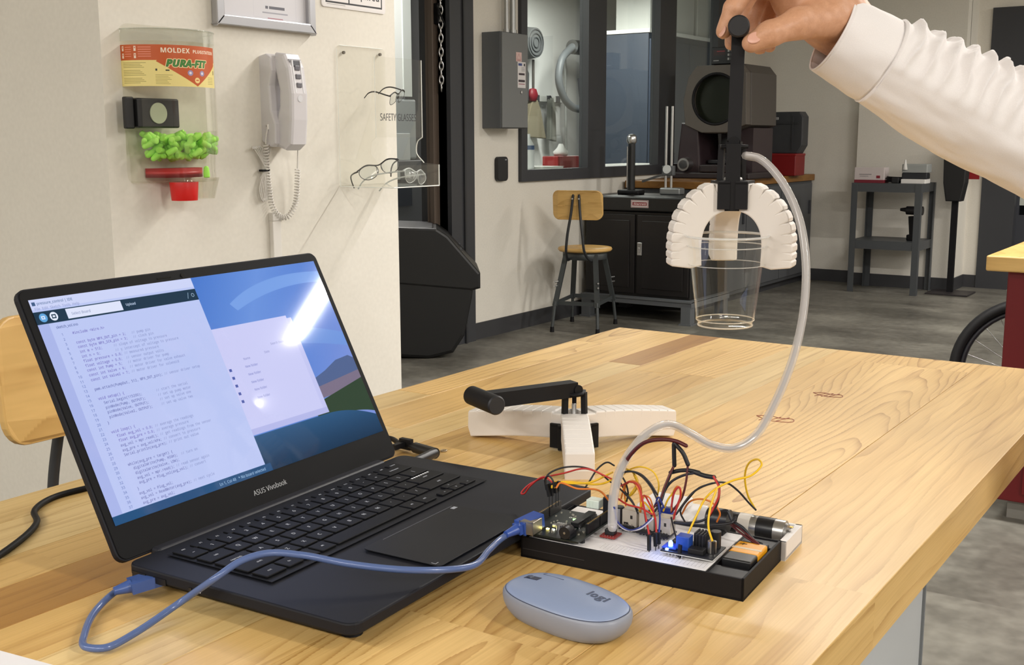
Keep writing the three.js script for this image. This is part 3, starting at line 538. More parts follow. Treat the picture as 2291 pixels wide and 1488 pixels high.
// ---------------------------------------------------------------- laptop
const LAP = { pos: [0.5221, TABLE, -0.731], turn: 0.0559, W: 0.3597, D: 0.2325, top: 0.0245 };
{
  const { W, D, top } = LAP;
  const t = thing('laptop', 'open dark slate laptop showing code and a desktop picture', 'laptop', LAP.pos, LAP.turn);
  const SLATE = M(0x17181e, 0.55, { specularIntensity: 0.45 }), KEY = M(0x09090c, 0.6, { specularIntensity: 0.4 });
  const yT = top;
  // base shell: rounded plan, extruded upwards
  const plan = (w, d, r, h, b) => extrude(roundRect(w, d, r, 5), h, b).rotateX(-Math.PI / 2);
  const b = mesh('base', plan(W - 0.002, D - 0.008, 0.009, 0.0062, 0.0014).translate(W / 2, yT - 0.009, 0.004 + D / 2), SLATE, t);
  mesh('bottom_cover', plan(W - 0.034, D - 0.04, 0.014, 0.011, 0.0008).translate(W / 2, 0.0042, D / 2 + 0.002), M(0x191a1d, 0.55), b);
  for (const [x, z] of [[0.03, 0.025], [W - 0.03, 0.025], [0.03, D - 0.025], [W - 0.03, D - 0.025]]) mesh('rubber_foot', rod([x, 0, z], [x, 0.0046, z], 0.008, 0.007, 12), BLACK, t);
  mesh('side_port', [box(0.002, 0.0052, 0.0135, 0.0, yT - 0.0085, 0.045), box(0.002, 0.0055, 0.015, 0.0, yT - 0.0085, 0.022), box(0.002, 0.003, 0.003, 0.0, yT - 0.008, 0.078)], M(0x08080a, 0.4), t);
  mesh('status_light', box(0.0012, 0.0012, 0.0012, -0.0006, yT - 0.008, 0.088), M(0xffffff, 0.4, { emissive: new THREE.Color(1, 1, 1), emissiveIntensity: 0.8, key: 'led0' }), t);
  mesh('hinge_bar', [box(W - 0.062, 0.008, 0.012, W / 2, yT - 0.004, 0.004, 0.003)], M(0x24252b, 0.45), t);
  // keyboard deck
  mesh('keyboard_deck', box(0.298, 0.0006, 0.111, 0.1755, yT - 0.0001, 0.0795, 0.0002), M(0x121317, 0.6, { specularIntensity: 0.4 }), t);
  const legend = M(0xb4b7bd, 0.6), kh = 0.0018, pit = 0.0195, u0 = 0.028;
  const caps = {};
  const cap = (w, d) => caps[w.toFixed(4) + d] ||= (() => { const g = new RoundedBoxGeometry(w, kh, d, 1, 0.0007); return g; })();
  const txt = {};
  function key(x, z, w, d, str, size = 0.0032) {
    const k = mesh('key', cap(w, d), KEY, t); k.position.set(x, yT + kh / 2 + 0.0003, z);
    if (str) { const g = txt[str + size] ||= text(str, size, 0.0001).rotateX(-Math.PI / 2); const l = mesh('legend', g, legend, k); l.position.y = kh / 2; }
    return k;
  }
  const cw = pit - 0.0027, cd = 0.0163;
  for (let i = 0; i < 16; i++) key(u0 + 0.0092 + i * 0.01835, 0.0305, 0.0158, 0.0088, i === 0 ? 'esc' : i < 13 ? 'F' + i : ['prt', 'del', 'home'][i - 13], 0.002);
  const rows = [
    [0.0415, [[1, '~'], ...'1234567890-='.split('').map(c => [1, c]), [2, 'backspace']]],
    [0.061, [[1.5, 'tab'], ...'QWERTYUIOP[]'.split('').map(c => [1, c]), [1.5, '|']]],
    [0.0806, [[1.75, 'caps lock'], ...'ASDFGHJKL;'.split('').map(c => [1, c]), [1, "'"], [2.25, 'enter']]],
    [0.1002, [[2.25, 'shift'], ...'ZXCVBNM,./'.split('').map(c => [1, c]), [2.75, 'shift']]],
    [0.1198, [[1.25, 'ctrl'], [1, 'fn'], [1, ''], [1, 'alt'], [5.25, ''], [1, 'alt'], [1, 'ctrl']]],
  ];
  let enter;
  for (const [z, ks] of rows) { let x = u0; for (const [u, s] of ks) { const w = u * pit - 0.0027; const k = key(x + u * pit / 2, z, w, cd, s, s.length > 1 ? 0.0021 : 0.0036); if (s === 'enter') enter = k; x += u * pit; } }
  for (const [i, s] of ['<', 'v', '>'].entries()) key(u0 + (12 + i) * pit + 0.006, 0.1245, cw, 0.0078, s, 0.0025);
  key(u0 + 13 * pit + 0.006, 0.1155, cw, 0.0078, '^', 0.0025);
  mesh('white_dashes', Array.from({ length: 8 }, (_, i) => box(0.0021, 0.0001, 0.0021, -0.0125 + i * 0.0036, kh / 2 + 0.0001, -0.0062)), M(0xf2f2f2, 0.5), enter);
  mesh('touchpad', plan(0.129, 0.0755, 0.004, 0.0004, 0.0002).translate(0.18, yT + 0.0001, 0.1875), M(0x131418, 0.5, { specularIntensity: 0.5 }), t);
  mesh('touchpad_line', [box(0.1, 0.0002, 0.0006, 0.19, yT + 0.0008, 0.1515)], M(0x55575e, 0.5), t);
  mesh('touchpad_mark', [box(0.004, 0.0002, 0.0006, 0.1195, yT + 0.0008, 0.2195), box(0.0006, 0.0002, 0.004, 0.1178, yT + 0.0008, 0.2175), box(0.006, 0.0002, 0.004, 0.237, yT + 0.0008, 0.156)], M(0x9a9ca2, 0.5), t);
  // lid
  const lean = 0.4691, lid = new THREE.Group(); lid.name = 'lid'; t.add(lid);
  lid.position.set(0, 0.026, 0); lid.rotation.x = -lean;
  const LH = 0.2295;
  mesh('lid_shell', extrude(roundRect(W, LH + 0.004, 0.008, 5, W / 2, LH / 2 - 0.002), 0.004, 0.0008).translate(0, 0, -0.0066), SLATE, lid);
  mesh('bezel', extrude(roundRect(W - 0.002, LH + 0.002, 0.007, 5, W / 2, LH / 2 - 0.002), 0.0012, 0.0003).translate(0, 0, -0.0022), M(0x0a0a0c, 0.6, { specularIntensity: 0.3 }), lid);
  mesh('webcam', [rod([W / 2 - 0.008, LH - 0.0058, -0.0012], [W / 2 - 0.008, LH - 0.0058, -0.0002], 0.002, 0.002, 14), box(0.016, 0.0012, 0.0003, W / 2 - 0.03, LH - 0.0058, -0.0006)], M(0x050507, 0.15), lid);
  mesh('maker_name', text('ASUS Vivobook', 0.0046, 0.0002).translate(0.007 + 0.487 * 0.3457, 0.0105, -0.0007), M(0xa3a5a8, 0.5), lid);
  // what the screen shows
  const SW = 1536, SH = 864;
  const shot = canvas(SW, SH, (c, w, h) => {
    const lin = (x0, y0, x1, y1, st) => { const g = c.createLinearGradient(x0, y0, x1, y1); st.forEach(([o, k]) => g.addColorStop(o, k)); return g; };
    c.fillStyle = lin(w * 0.5, 0, w, h * 0.6, [[0, '#4677cc'], [0.35, '#6892dd'], [0.6, '#5682d4'], [1, '#7b92da']]); c.fillRect(0, 0, w, h);
    c.fillStyle = '#76a0e6'; c.beginPath(); c.moveTo(w * 0.6, h * 0.16); c.quadraticCurveTo(w * 0.75, h * 0.02, w, h * 0.06); c.lineTo(w, h * 0.12); c.quadraticCurveTo(w * 0.8, h * 0.09, w * 0.62, h * 0.2); c.fill();
    c.fillStyle = '#6f96dd'; c.beginPath(); c.moveTo(w * 0.5, h * 0.3); c.quadraticCurveTo(w * 0.8, h * 0.3, w, h * 0.42); c.lineTo(w, h * 0.5); c.quadraticCurveTo(w * 0.8, h * 0.4, w * 0.5, h * 0.4); c.fill();
    c.fillStyle = '#4f6390'; c.beginPath(); c.moveTo(w * 0.78, h * 0.64); c.lineTo(w * 0.86, h * 0.6); c.lineTo(w * 0.92, h * 0.56); c.lineTo(w * 0.98, h * 0.55); c.lineTo(w, h * 0.57); c.lineTo(w, h * 0.7); c.lineTo(w * 0.78, h * 0.7); c.fill();
    c.fillStyle = '#7a6f86'; c.beginPath(); c.moveTo(w * 0.78, h * 0.68); c.lineTo(w, h * 0.64); c.lineTo(w, h * 0.72); c.lineTo(w * 0.78, h * 0.74); c.fill();
    c.fillStyle = '#2c4230'; c.beginPath(); c.moveTo(w * 0.76, h * 0.76); c.lineTo(w, h * 0.685); c.lineTo(w, h * 0.88); c.quadraticCurveTo(w * 0.9, h * 0.82, w * 0.76, h * 0.86); c.fill();
    c.fillStyle = lin(0, h * 0.8, 0, h, [[0, '#2b5a86'], [1, '#0f3352']]); c.beginPath(); c.moveTo(w * 0.45, h * 0.82); c.lineTo(w * 0.8, h * 0.82); c.quadraticCurveTo(w * 0.9, h * 0.82, w, h * 0.9); c.lineTo(w, h); c.lineTo(w * 0.45, h); c.fill();
    // file window
    c.fillStyle = '#c3c6f2'; c.fillRect(w * 0.49, h * 0.285, w * 0.32, h * 0.53); c.fillStyle = '#cbcdf6'; c.fillRect(w * 0.47, h * 0.27, w * 0.322, h * 0.53);
    c.fillStyle = '#b5b9ea'; c.fillRect(w * 0.49, h * 0.785, w * 0.32, h * 0.03);
    c.fillStyle = '#8a8fc8'; c.font = '15px sans-serif'; c.fillText('Name', w * 0.57, h * 0.45); c.fillText('Date', w * 0.655, h * 0.44); c.fillText('Search Documents', w * 0.69, h * 0.405);
    for (let i = 0; i < 5; i++) { c.fillStyle = '#7d84c6'; c.fillText('New folder', w * 0.566, h * (0.49 + i * 0.04)); c.fillStyle = '#4f5fa8'; c.fillRect(w * 0.506, h * (0.478 + i * 0.04), 14, 12); }
    // code editor
    c.fillStyle = '#bcc8f4'; c.fillRect(0, 0, w * 0.5, h * 0.965);
    c.fillStyle = '#cdd5f8'; c.fillRect(0, 0, w * 0.5, h * 0.045);
    c.fillStyle = '#3f5c86'; c.font = '15px sans-serif'; c.fillRect(8, 10, 14, 14); c.fillText('pressure_control | IDE', 28, 22); c.fillStyle = '#8f9bcc'; c.fillText('File  Edit  Sketch  Tools  Help', 12, 42);
    c.fillStyle = '#12334a'; c.fillRect(0, h * 0.056, w * 0.5, h * 0.056);
    c.fillStyle = '#5fa4dc'; c.beginPath(); c.arc(34, h * 0.084, 17, 0, 7); c.fill(); c.fillStyle = '#e8eefc'; c.beginPath(); c.arc(78, h * 0.084, 17, 0, 7); c.fill(); c.strokeStyle = '#12334a'; c.lineWidth = 4; c.strokeRect(71, h * 0.084 - 6, 14, 12); c.strokeStyle = '#dfeaff'; c.strokeRect(28, h * 0.084 - 5, 11, 9);
    c.fillStyle = '#dfe5fb'; c.fillRect(w * 0.087, h * 0.06, w * 0.163, h * 0.045); c.fillStyle = '#8a94b8'; c.fillText('Select Board', w * 0.1, h * 0.09); c.fillStyle = '#dbe6ff'; c.fillText('Upload', w * 0.262, h * 0.088);
    c.strokeStyle = '#bcd3ea'; c.lineWidth = 2; c.beginPath(); c.arc(w * 0.485, h * 0.085, 7, 0, 7); c.stroke(); c.beginPath(); c.moveTo(w * 0.465, h * 0.1); c.lineTo(w * 0.472, h * 0.07); c.stroke();
    c.fillStyle = '#aab6ea'; c.fillRect(0, h * 0.112, w * 0.03, h * 0.85);
    c.fillStyle = '#40508c'; c.fillText('sketch_vol.ino', w * 0.045, h * 0.14);
    const code = ['#include <Wire.h>', '', 'const byte MPX_OUT_pin = 2;   // pump pin', 'const byte MPX_SCK_pin = 3;   // clock pin', 'int m = 512;      // slope of voltage to pressure', 'int n = 0;        // y intercept of voltage to pressure', 'float pressure = 0.0; // measured pressure', 'float voltage = 0.0;  // sensor output volts', 'const int Pump = 5;   // motor driver for pump', 'const int Valve = 6;  // motor driver for valve exhaust', 'const int Valve2 = 7; // motor driver for solenoid', '', 'pwm.attach(PumpOut, 512, MPX_OUT_pin); // sensor driver setup', '', 'void setup() {', '  Serial.begin(115200);        // start the serial', '  pinMode(Pump, OUTPUT);       // set up pump motor', '  pinMode(Valve, OUTPUT);      // set up valve one', '  pinMode(Valve2, OUTPUT);     // set up valve two', '}', '', 'void loop() {', '  float avg_vol = 0.0; // average the readings', '  float avg_pre = 0.0; // average pressure', '  avg_vol = mpr.read(); // get readings from the sensor', '  avg_pre = avg_vol/kPa; // convert to pressure', '  Serial.println(avg_pre); // print out value', '', '  while(avg_pre < target) {', '    digitalWrite(Pump, HIGH);  // turn on', '    digitalWrite(Valve, LOW);', '    avg_vol = mpr.read(); // read sensor again', '    avg_pre = Plug_vol(avg_vol); // convert', '  }', '  avg_vol = Plug_vol;', '  avg_vol = ReadMotor(avg_pre); // next cycle', '  avg_pre = avg_vol;'];
    c.font = '14px monospace';
    code.forEach((l, i) => { const y = h * (0.175 + i * 0.0216); c.fillStyle = '#6475b4'; c.fillText(String(i + 1), w * 0.052, y); const k = l.indexOf('//'); const ind = l.search(/\S/) * 9; c.fillStyle = /^\s*(const|int|float|void|#)/.test(l) ? '#5a4fa8' : '#59609e'; c.fillText(k < 0 ? l : l.slice(0, k), w * 0.082, y); if (k >= 0) { c.fillStyle = '#8691c4'; c.fillText(l.slice(k), w * 0.082 + k * 8.4, y); } });
    c.fillStyle = '#1d4f7d'; c.fillRect(0, h * 0.962, w * 0.52, h * 0.04); c.fillStyle = '#a9c6e6'; c.font = '17px sans-serif'; c.fillText('Ln 1, Col 48   * No board selected', w * 0.33, h * 0.988);
  });
  const sw = W - 0.014, sh = 0.1955;
  mesh('screen', new THREE.PlaneGeometry(sw, sh).translate(W / 2, 0.0245 + sh / 2, -0.0004), new THREE.MeshPhysicalMaterial({ color: 0x06070a, roughness: 0.05, emissive: 0xffffff, emissiveMap: shot, emissiveIntensity: 0.95, specularIntensity: 1 }), lid);
}
{ // the light the display throws on the keys
  const L = new THREE.RectAreaLight(new THREE.Color(0.62, 0.7, 1.0), 0.9, 0.33, 0.18);
  const q = new THREE.Object3D(); q.position.set(...LAP.pos); q.rotation.y = LAP.turn; q.updateMatrixWorld();
  const a = q.localToWorld(V(0.18, 0.026 + 0.125 * Math.cos(0.4691) + 0.004, -0.125 * Math.sin(0.4691) + 0.008)), n = q.localToWorld(V(0.18, 0.026 + 0.125 * Math.cos(0.4691) + Math.sin(0.4691), -0.125 * Math.sin(0.4691) + Math.cos(0.4691)));
  L.position.copy(a); L.lookAt(n); scene.add(L);
}
// ---------------------------------------------------------------- cables round the laptop
const BLUEPVC = M(0x6a80b4, 0.22, { transmission: 0.4, thickness: 0, ior: 1.45, key: 'bluepvc' });
const USBCABLE = [[0.5126,0.912,-0.7065],[0.5077,0.907,-0.7166],[0.4797,0.9045,-0.704],[0.4512,0.9045,-0.6771],[0.437,0.9045,-0.657],[0.4435,0.9045,-0.6437],[0.4687,0.905,-0.6453],[0.5109,0.912,-0.6483],[0.5198,0.935,-0.618],[0.5374,0.945,-0.6086],[0.5538,0.948,-0.5977],[0.5709,0.945,-0.5783],[0.5862,0.94,-0.548],[0.6093,0.935,-0.516],[0.6378,0.93,-0.4963],[0.6646,0.926,-0.491],[0.703,0.924,-0.5036],[0.7319,0.924,-0.5106],[0.7436,0.927,-0.5074]];
{
  const t = thing('usb_cable', 'translucent blue cable plugged from laptop into circuit board', 'cable', [0.58, TABLE, -0.6]);
  const R = g => rel(g, t);
  mesh('cord', R(tube(USBCABLE, 0.0027, 260, 10)), BLUEPVC, t);
  mesh('braid', R(tube(USBCABLE.map(p => [p[0], p[1], p[2]]), 0.0015, 260, 6)), M(0x9fb0d8, 0.35, { metalness: 0.5 }), t);
  const A = V(0.5145, 0.9125, -0.7035), B = V(0.541, 0.9155, -0.692), d = B.clone().sub(A).normalize(), at = k => A.clone().addScaledVector(d, k).toArray();
  mesh('plug', R([bar(at(-0.004), at(0.025), 0.0165, 0.0085), rod(at(-0.016), at(-0.003), 0.0032, 0.0055, 12)]), M(0x3c5590, 0.3), t);
  mesh('metal_tip', R(bar(at(0.025), at(0.031), 0.0122, 0.0046)), STEEL, t);
  const C2 = V(0.7436, 0.9275, -0.5068), E2 = V(0.776, 0.9315, -0.4995), e = E2.clone().sub(C2).normalize(), bt = k => C2.clone().addScaledVector(e, k).toArray();
  mesh('board_plug', R([bar(bt(0.006), bt(0.029), 0.0125, 0.0112), bar(bt(0.002), bt(0.007), 0.009, 0.0085), rod(bt(-0.01), bt(0.003), 0.003, 0.0046, 12)]), M(0x33509a, 0.3), t);
}
{
  const t = thing('power_cable', 'black power cord running behind the laptop to its plug', 'cable', [0.62, TABLE, -0.95]);
  const R = g => rel(g, t), y = TABLE + 0.003;
  mesh('cord', R(tube([[0.42, y, -0.83], [0.506, y, -0.873], [0.555, y, -0.905], [0.575, y, -0.925], [0.592, y, -0.955], [0.625, y, -0.976], [0.664, y, -0.975], [0.75, y, -0.955], [0.85, y, -0.91], [0.93, y, -0.87], [0.975, y + 0.002, -0.845], [0.962, y + 0.003, -0.815]], 0.003, 120, 8)), BLACK, t);
  mesh('plug', R([rod([0.963, y + 0.003, -0.818], [0.955, y + 0.004, -0.785], 0.0035, 0.005, 12), rod([0.955, y + 0.004, -0.786], [0.946, y + 0.005, -0.75], 0.0062, 0.0062, 14), rod([0.947, y + 0.005, -0.752], [0.9, y + 0.005, -0.747], 0.0055, 0.005, 14)]), M(0x17171a, 0.4), t);
  mesh('cable_tie', R([box(0.006, 0.012, 0.016, 0.956, y + 0.006, -0.8), box(0.018, 0.006, 0.006, 0.945, y + 0.006, -0.802)]), BLACK, t);
}
{ // sheet at the corner of the table
  const t = thing('paper_sheet', 'white paper sheet lying at bench edge before the laptop', 'paper', [0.3, TABLE, -0.68], 0.15);
  mesh('sheet', box(0.216, 0.0006, 0.2, 0, 0.0004, 0), M(0xe4e2e4, 0.7), t);
  mesh('under_sheet', box(0.214, 0.0004, 0.2, -0.003, 0.0001, 0.004), M(0xd8d6d6, 0.7), t);
}
{ const t = thing('screw_ring', 'tiny metal ring lying on the wood behind the laptop', 'ring', [0.98, TABLE, -0.765]); mesh('ring', new THREE.TorusGeometry(0.0032, 0.0009, 6, 18).rotateX(Math.PI / 2).translate(0, 0.0009, 0), M(0x9a8a70, 0.4, { metalness: 0.6 }), t); mesh('split_end', box(0.002, 0.001, 0.001, 0.0035, 0.001, 0.001), STEEL, t); }

// ---------------------------------------------------------------- mouse
{
  const t = thing('computer_mouse', 'flat blue-grey computer mouse on the wood near circuit board', 'mouse', [0.6645, TABLE, -0.4075], -0.16);
  const A = 0.0535, Bw = 0.0298, N = 72;
  const ring = (s, y, dome = 0) => { const o = []; for (let i = 0; i < N; i++) { const a = i / N * Math.PI * 2, c = Math.cos(a), q = Math.sin(a), e = 2 / 2.55; o.push([s * Bw * Math.sign(q) * Math.abs(q) ** e, y, s * A * Math.sign(c) * Math.abs(c) ** e]); } return o; };
  const skin = (rings, capTop, capBot) => {
    const pos = [], idx = []; rings.forEach(r => r.forEach(p => pos.push(...p)));
    for (let k = 0; k < rings.length - 1; k++) for (let i = 0; i < N; i++) { const a = k * N + i, b = k * N + (i + 1) % N; idx.push(a, b, a + N, b, b + N, a + N); }
    if (capTop !== undefined) { const c = pos.length / 3; pos.push(0, capTop, 0); const s = (rings.length - 1) * N; for (let i = 0; i < N; i++) idx.push(s + i, s + (i + 1) % N, c); }
    if (capBot !== undefined) { const c = pos.length / 3; pos.push(0, capBot, 0); for (let i = 0; i < N; i++) idx.push((i + 1) % N, i, c); }
    const g = new THREE.BufferGeometry(); g.setAttribute('position', new THREE.Float32BufferAttribute(pos, 3)); g.setIndex(idx); g.computeVertexNormals(); return g;
  };
  const body = M(0x868b98, 0.42), shell = M(0x8694b1, 0.36);
  mesh('lower_body', skin([ring(0.8, 0.0008), ring(0.87, 0.0022), ring(0.94, 0.006), ring(0.985, 0.0105), ring(1, 0.0145), ring(0.995, 0.0175), ring(0.972, 0.0193), ring(0.955, 0.0196)], 0.0196, 0.0008), body, t);
  mesh('seam', skin([ring(0.945, 0.0192), ring(0.955, 0.0199), ring(0.94, 0.0202)], 0.0202), M(0x232a44, 0.4), t);
  const top = [[0.948, 0.02], [0.94, 0.0208], [0.9, 0.0222], [0.82, 0.0238], [0.7, 0.0251], [0.52, 0.0261], [0.3, 0.0267], [0.12, 0.0269]].map(([s, y]) => ring(s, y));
  const domeY = (x, z) => { const q = (Math.abs(x / Bw) ** 2.55 + Math.abs(z / A) ** 2.55) ** (1 / 2.55), K = [[0, 0.0269], [0.12, 0.0269], [0.3, 0.0267], [0.52, 0.0261], [0.7, 0.0251], [0.82, 0.0238], [0.9, 0.0222], [0.94, 0.0208]]; for (let i = 0; i < K.length - 1; i++) if (q <= K[i + 1][0]) return K[i][1] + (K[i + 1][1] - K[i][1]) * (q - K[i][0]) / (K[i + 1][0] - K[i][0]); return 0.02; };
  const drape = (g, y0) => { const p = g.attributes.position; for (let i = 0; i < p.count; i++) p.setY(i, domeY(p.getX(i), p.getZ(i)) + p.getY(i) - y0 + 0.0001); return g; };
  const s = mesh('top_shell', skin(top, 0.0269), shell, t);
  mesh('scroll_wheel', [rod([-0.002, 0.0222, -0.035], [0.002, 0.0222, -0.035], 0.0042, 0.0042, 18)], M(0x3c4356, 0.45), t);
  mesh('wheel_slot', drape(plain(new THREE.BoxGeometry(0.0058, 0.0004, 0.013, 4, 1, 8).translate(0, 0, -0.033)), 0), M(0x2a3146, 0.5), s);
  mesh('split_line', drape(join(box(0.0006, 0.0004, 0.02, 0.011, 0, -0.022), box(0.004, 0.0004, 0.0006, 0.013, 0, -0.032)), 0), M(0x4f5970, 0.5), s);
  mesh('logo', drape(text('logi', 0.0075, 0.0003, BOLD).applyMatrix4(new THREE.Matrix4().makeBasis(V(0, 0, 1), V(1, 0, 0), V(0, 1, 0))).translate(0.004, 0, 0.026), 0), M(0x4d566c, 0.5), s);
}

// ---------------------------------------------------------------- things on the partition wall
const ZP = -2.05;
{
  const t = thing('picture_frame', 'silver framed certificate hanging above the wall phone', 'frame', [1.952, 1.509, ZP]);
  const w = 0.316, h = 0.25, m = M(0xb9b9bd, 0.3, { metalness: 0.75 });
  const prof = [[0, 0], [0, 0.014], [0.006, 0.02], [0.014, 0.014], [0.018, 0.006], [0.018, 0]];
  const side = (L, rot, x, y) => { const g = extrude(prof, L, 0).translate(0, 0, -L / 2); g.rotateX(Math.PI / 2); return g; };
  const rail = (L) => extrude([[-L / 2, 0], [L / 2, 0], [L / 2 - 0.018, 0.018], [-L / 2 + 0.018, 0.018]], 0.014, 0.003);
  mesh('frame_rail', rail(w).translate(0, 0.002, 0.004), m, t);
  mesh('frame_rail', rail(w).rotateZ(Math.PI).translate(0, h - 0.002, 0.004), m, t);
  mesh('frame_rail', rail(h).rotateZ(-Math.PI / 2).translate(-w / 2 + 0.002, h / 2, 0.004), m, t);
  mesh('frame_rail', rail(h).rotateZ(Math.PI / 2).translate(w / 2 - 0.002, h / 2, 0.004), m, t);
  const tx = canvas(512, 400, (c, W, H) => { c.fillStyle = '#dddce2'; c.fillRect(0, 0, W, H); c.strokeStyle = '#c9c9d2'; c.strokeRect(190, 180, 250, 200); c.fillStyle = '#6a6a74'; for (const [x, w] of [[258, 16], [280, 92]]) c.fillRect(x, 330, w, 12); c.fillStyle = '#a9a9b4'; c.fillRect(240, 356, 150, 6); c.fillStyle = '#b07a86'; c.fillRect(270, 380, 90, 4); });
  mesh('certificate', box(w - 0.034, h - 0.034, 0.004, 0, h / 2, 0.006), M(0xffffff, 0.35, { map: tx, key: 'cert', clearcoat: 0.6, clearcoatRoughness: 0.08 }), t);
}
{
  const t = thing('safety_sign', 'white sign with black border line near partition edge', 'sign', [2.272, 1.582, ZP]);
  const tx = canvas(512, 380, (c, W, H) => {
    c.fillStyle = '#e6e2e0'; c.fillRect(0, 0, W, H); c.strokeStyle = '#17171c'; c.lineWidth = 9; c.strokeRect(26, 22, W - 52, H - 44); c.beginPath(); c.moveTo(210, 22); c.lineTo(210, H - 22); c.stroke();
    c.fillStyle = '#17171c'; c.beginPath(); c.arc(118, 268, 62, 0, 7); c.fill(); c.fillStyle = '#e6e2e0'; c.fillRect(80, 254, 76, 22); c.fillStyle = '#17171c'; c.font = 'bold 58px sans-serif'; c.fillText('required', 228, 322); c.fillStyle = '#a9a5a5'; c.fillRect(30, H - 12, 150, 4);
  });
  const f = M(0xe6e2e0, 0.5);
  mesh('sign_board', extrude(roundRect(0.243, 0.18, 0.008, 4, 0, 0.09), 0.002, 0.0004).translate(0, 0, 0.0004), f, t);
  mesh('sign_print', new THREE.PlaneGeometry(0.236, 0.174).translate(0, 0.09, 0.0031), M(0xffffff, 0.45, { map: tx, key: 'signp' }), t);
}
{ // ear plug dispenser
  const t = thing('earplug_dispenser', 'clear wall dispenser of green ear plugs with orange label', 'dispenser', [1.655, 1.12, ZP]);
  const a = 0.11, b = 0.104, clear = M(0xfbfbf8, 0.04, { transmission: 1, thickness: 0, ior: 1.5, specularIntensity: 1, key: 'clearpl' });
  const arcs = (s, y0, y1, t0 = 0, t1 = Math.PI, n = 48, flare = 0) => { // curved sheet, uv across its front
    const pos = [], uv = [], idx = [];
    for (let i = 0; i <= n; i++) { const q = Math.PI - (t0 + (t1 - t0) * i / n); for (const [k, y] of [[0, y0], [1, y1]]) { const f = s * (k ? 1 : 1 - flare); pos.push(f * a * Math.cos(q), y, f * b * Math.sin(q)); uv.push(i / n, k); } }
    for (let i = 0; i < n; i++) { const k = i * 2; idx.push(k, k + 2, k + 1, k + 1, k + 2, k + 3); }
    const g = new THREE.BufferGeometry(); g.setAttribute('position', new THREE.Float32BufferAttribute(pos, 3)); g.setAttribute('uv', new THREE.Float32BufferAttribute(uv, 2)); g.setIndex(idx); g.computeVertexNormals(); return g;
  };
  mesh('back_plate', extrude(roundRect(0.222, 0.335, 0.02, 5, 0, 0.205), 0.0012, 0.0003), clear, t);
  mesh('window', arcs(1, 0.1, 0.335), clear, t);
  const shape = n => Array.from({ length: n + 1 }, (_, i) => { const q = Math.PI * i / n; return [a * Math.cos(q), b * Math.sin(q)]; });
  mesh('top_cover', extrude(shape(30), 0.002).rotateX(Math.PI / 2).translate(0, 0.36, 0.002), clear, t);
  mesh('top_rim', [arcs(1.0, 0.335, 0.36, 0, Math.PI, 40), tube(shape(24).map(p => [p[0], 0.36, p[1] + 0.001]), 0.0014, 60, 5)], M(0xe9ebe6, 0.1, { transmission: 0.75, thickness: 0, key: 'rimpl' }), t);
  mesh('bowl', [arcs(0.99, 0.08, 0.15, 0, Math.PI, 40, 0.07), arcs(0.93, 0.04, 0.08, 0, Math.PI, 40, 0.0), tube(shape(24).map(p => [p[0] * 0.92, 0.042, p[1] * 0.92]), 0.0015, 60, 5)], clear, t);
  const lab = canvas(1024, 400, (c, W, H) => {
    c.fillStyle = '#eddc8e'; c.fillRect(0, 0, W, H);
    c.fillStyle = '#c4571f'; c.fillRect(0, 0, W, 150); c.beginPath(); c.moveTo(380, 140); c.lineTo(1010, 140); c.lineTo(1010, 180); c.lineTo(740, 395); c.lineTo(360, 160); c.fill();
    c.fillStyle = '#f2e6d2'; c.font = 'bold 66px sans-serif'; c.fillText('MOLDEX', 400, 76); c.font = 'bold 44px sans-serif'; c.fillText('PLUGSTATION', 700, 72, 290);
    c.fillStyle = '#e8937c'; for (let i = 0; i < 5; i++) { c.fillRect(60, 22 + i * 22, 70, 6); c.fillRect(200, 22 + i * 22, 120, 7); } c.fillStyle = '#f0dcc8'; for (const [x, y] of [[14, 14], [150, 14], [14, 84], [150, 84]]) { c.fillRect(x + 8, y, 22, 48); c.fillStyle = '#c8501d'; c.fillRect(x + 14, y + 10, 10, 12); c.fillStyle = '#f0dcc8'; }
    c.font = 'italic bold 92px sans-serif'; c.lineJoin = 'round'; c.lineWidth = 22; c.strokeStyle = '#f2d9a0'; c.strokeText('PURA-FIT', 440, 208, 520); c.lineWidth = 8; c.strokeStyle = '#1d3f1d'; c.strokeText('PURA-FIT', 440, 208, 520); c.fillStyle = '#3f8a32'; c.fillText('PURA-FIT', 440, 208, 520);
    for (const x of [668, 800]) { c.fillStyle = '#9a8fb8'; c.beginPath(); c.arc(x, 266, 28, 0, 7); c.fill(); c.fillStyle = '#e8e2ee'; c.beginPath(); c.arc(x, 266, 13, 0, 7); c.fill(); } c.fillStyle = '#f0d58e'; c.beginPath(); c.arc(740, 336, 28, 0, 7); c.fill(); c.fillStyle = '#c8501d'; c.fillRect(726, 330, 28, 10);
    c.fillStyle = '#a39654'; for (let i = 0; i < 14; i++) { const w = 240 - (i * 53) % 70; if (i !== 4 && i !== 9) c.fillRect(30, 172 + i * 15, w, 5); } for (let i = 0; i < 7; i++) c.fillRect(350, 290 + i * 14, 150 - (i * 37) % 50, 4); for (let i = 0; i < 5; i++) c.fillRect(880, 300 + i * 16, 90, 4); c.fillStyle = '#2c2c20'; c.fillRect(352, 232, 16, 20); c.fillRect(440, 240, 34, 12); c.fillRect(985, 230, 14, 40);
  });
  mesh('label', arcs(1.004, 0.242, 0.327, 0.0, Math.PI * 0.7), M(0xffffff, 0.4, { map: lab, side: THREE.DoubleSide, key: 'mold' }), t);
  const br = mesh('black_bracket', [box(0.108, 0.062, 0.03, -0.055, 0.187, 0.03, 0.004), box(0.022, 0.066, 0.012, -0.122, 0.187, 0.03, 0.003)], M(0x161617, 0.4), t);
  mesh('round_window', rod([-0.058, 0.187, 0.044], [-0.058, 0.187, 0.047], 0.022, 0.022, 26), M(0xa9b096, 0.4), br);
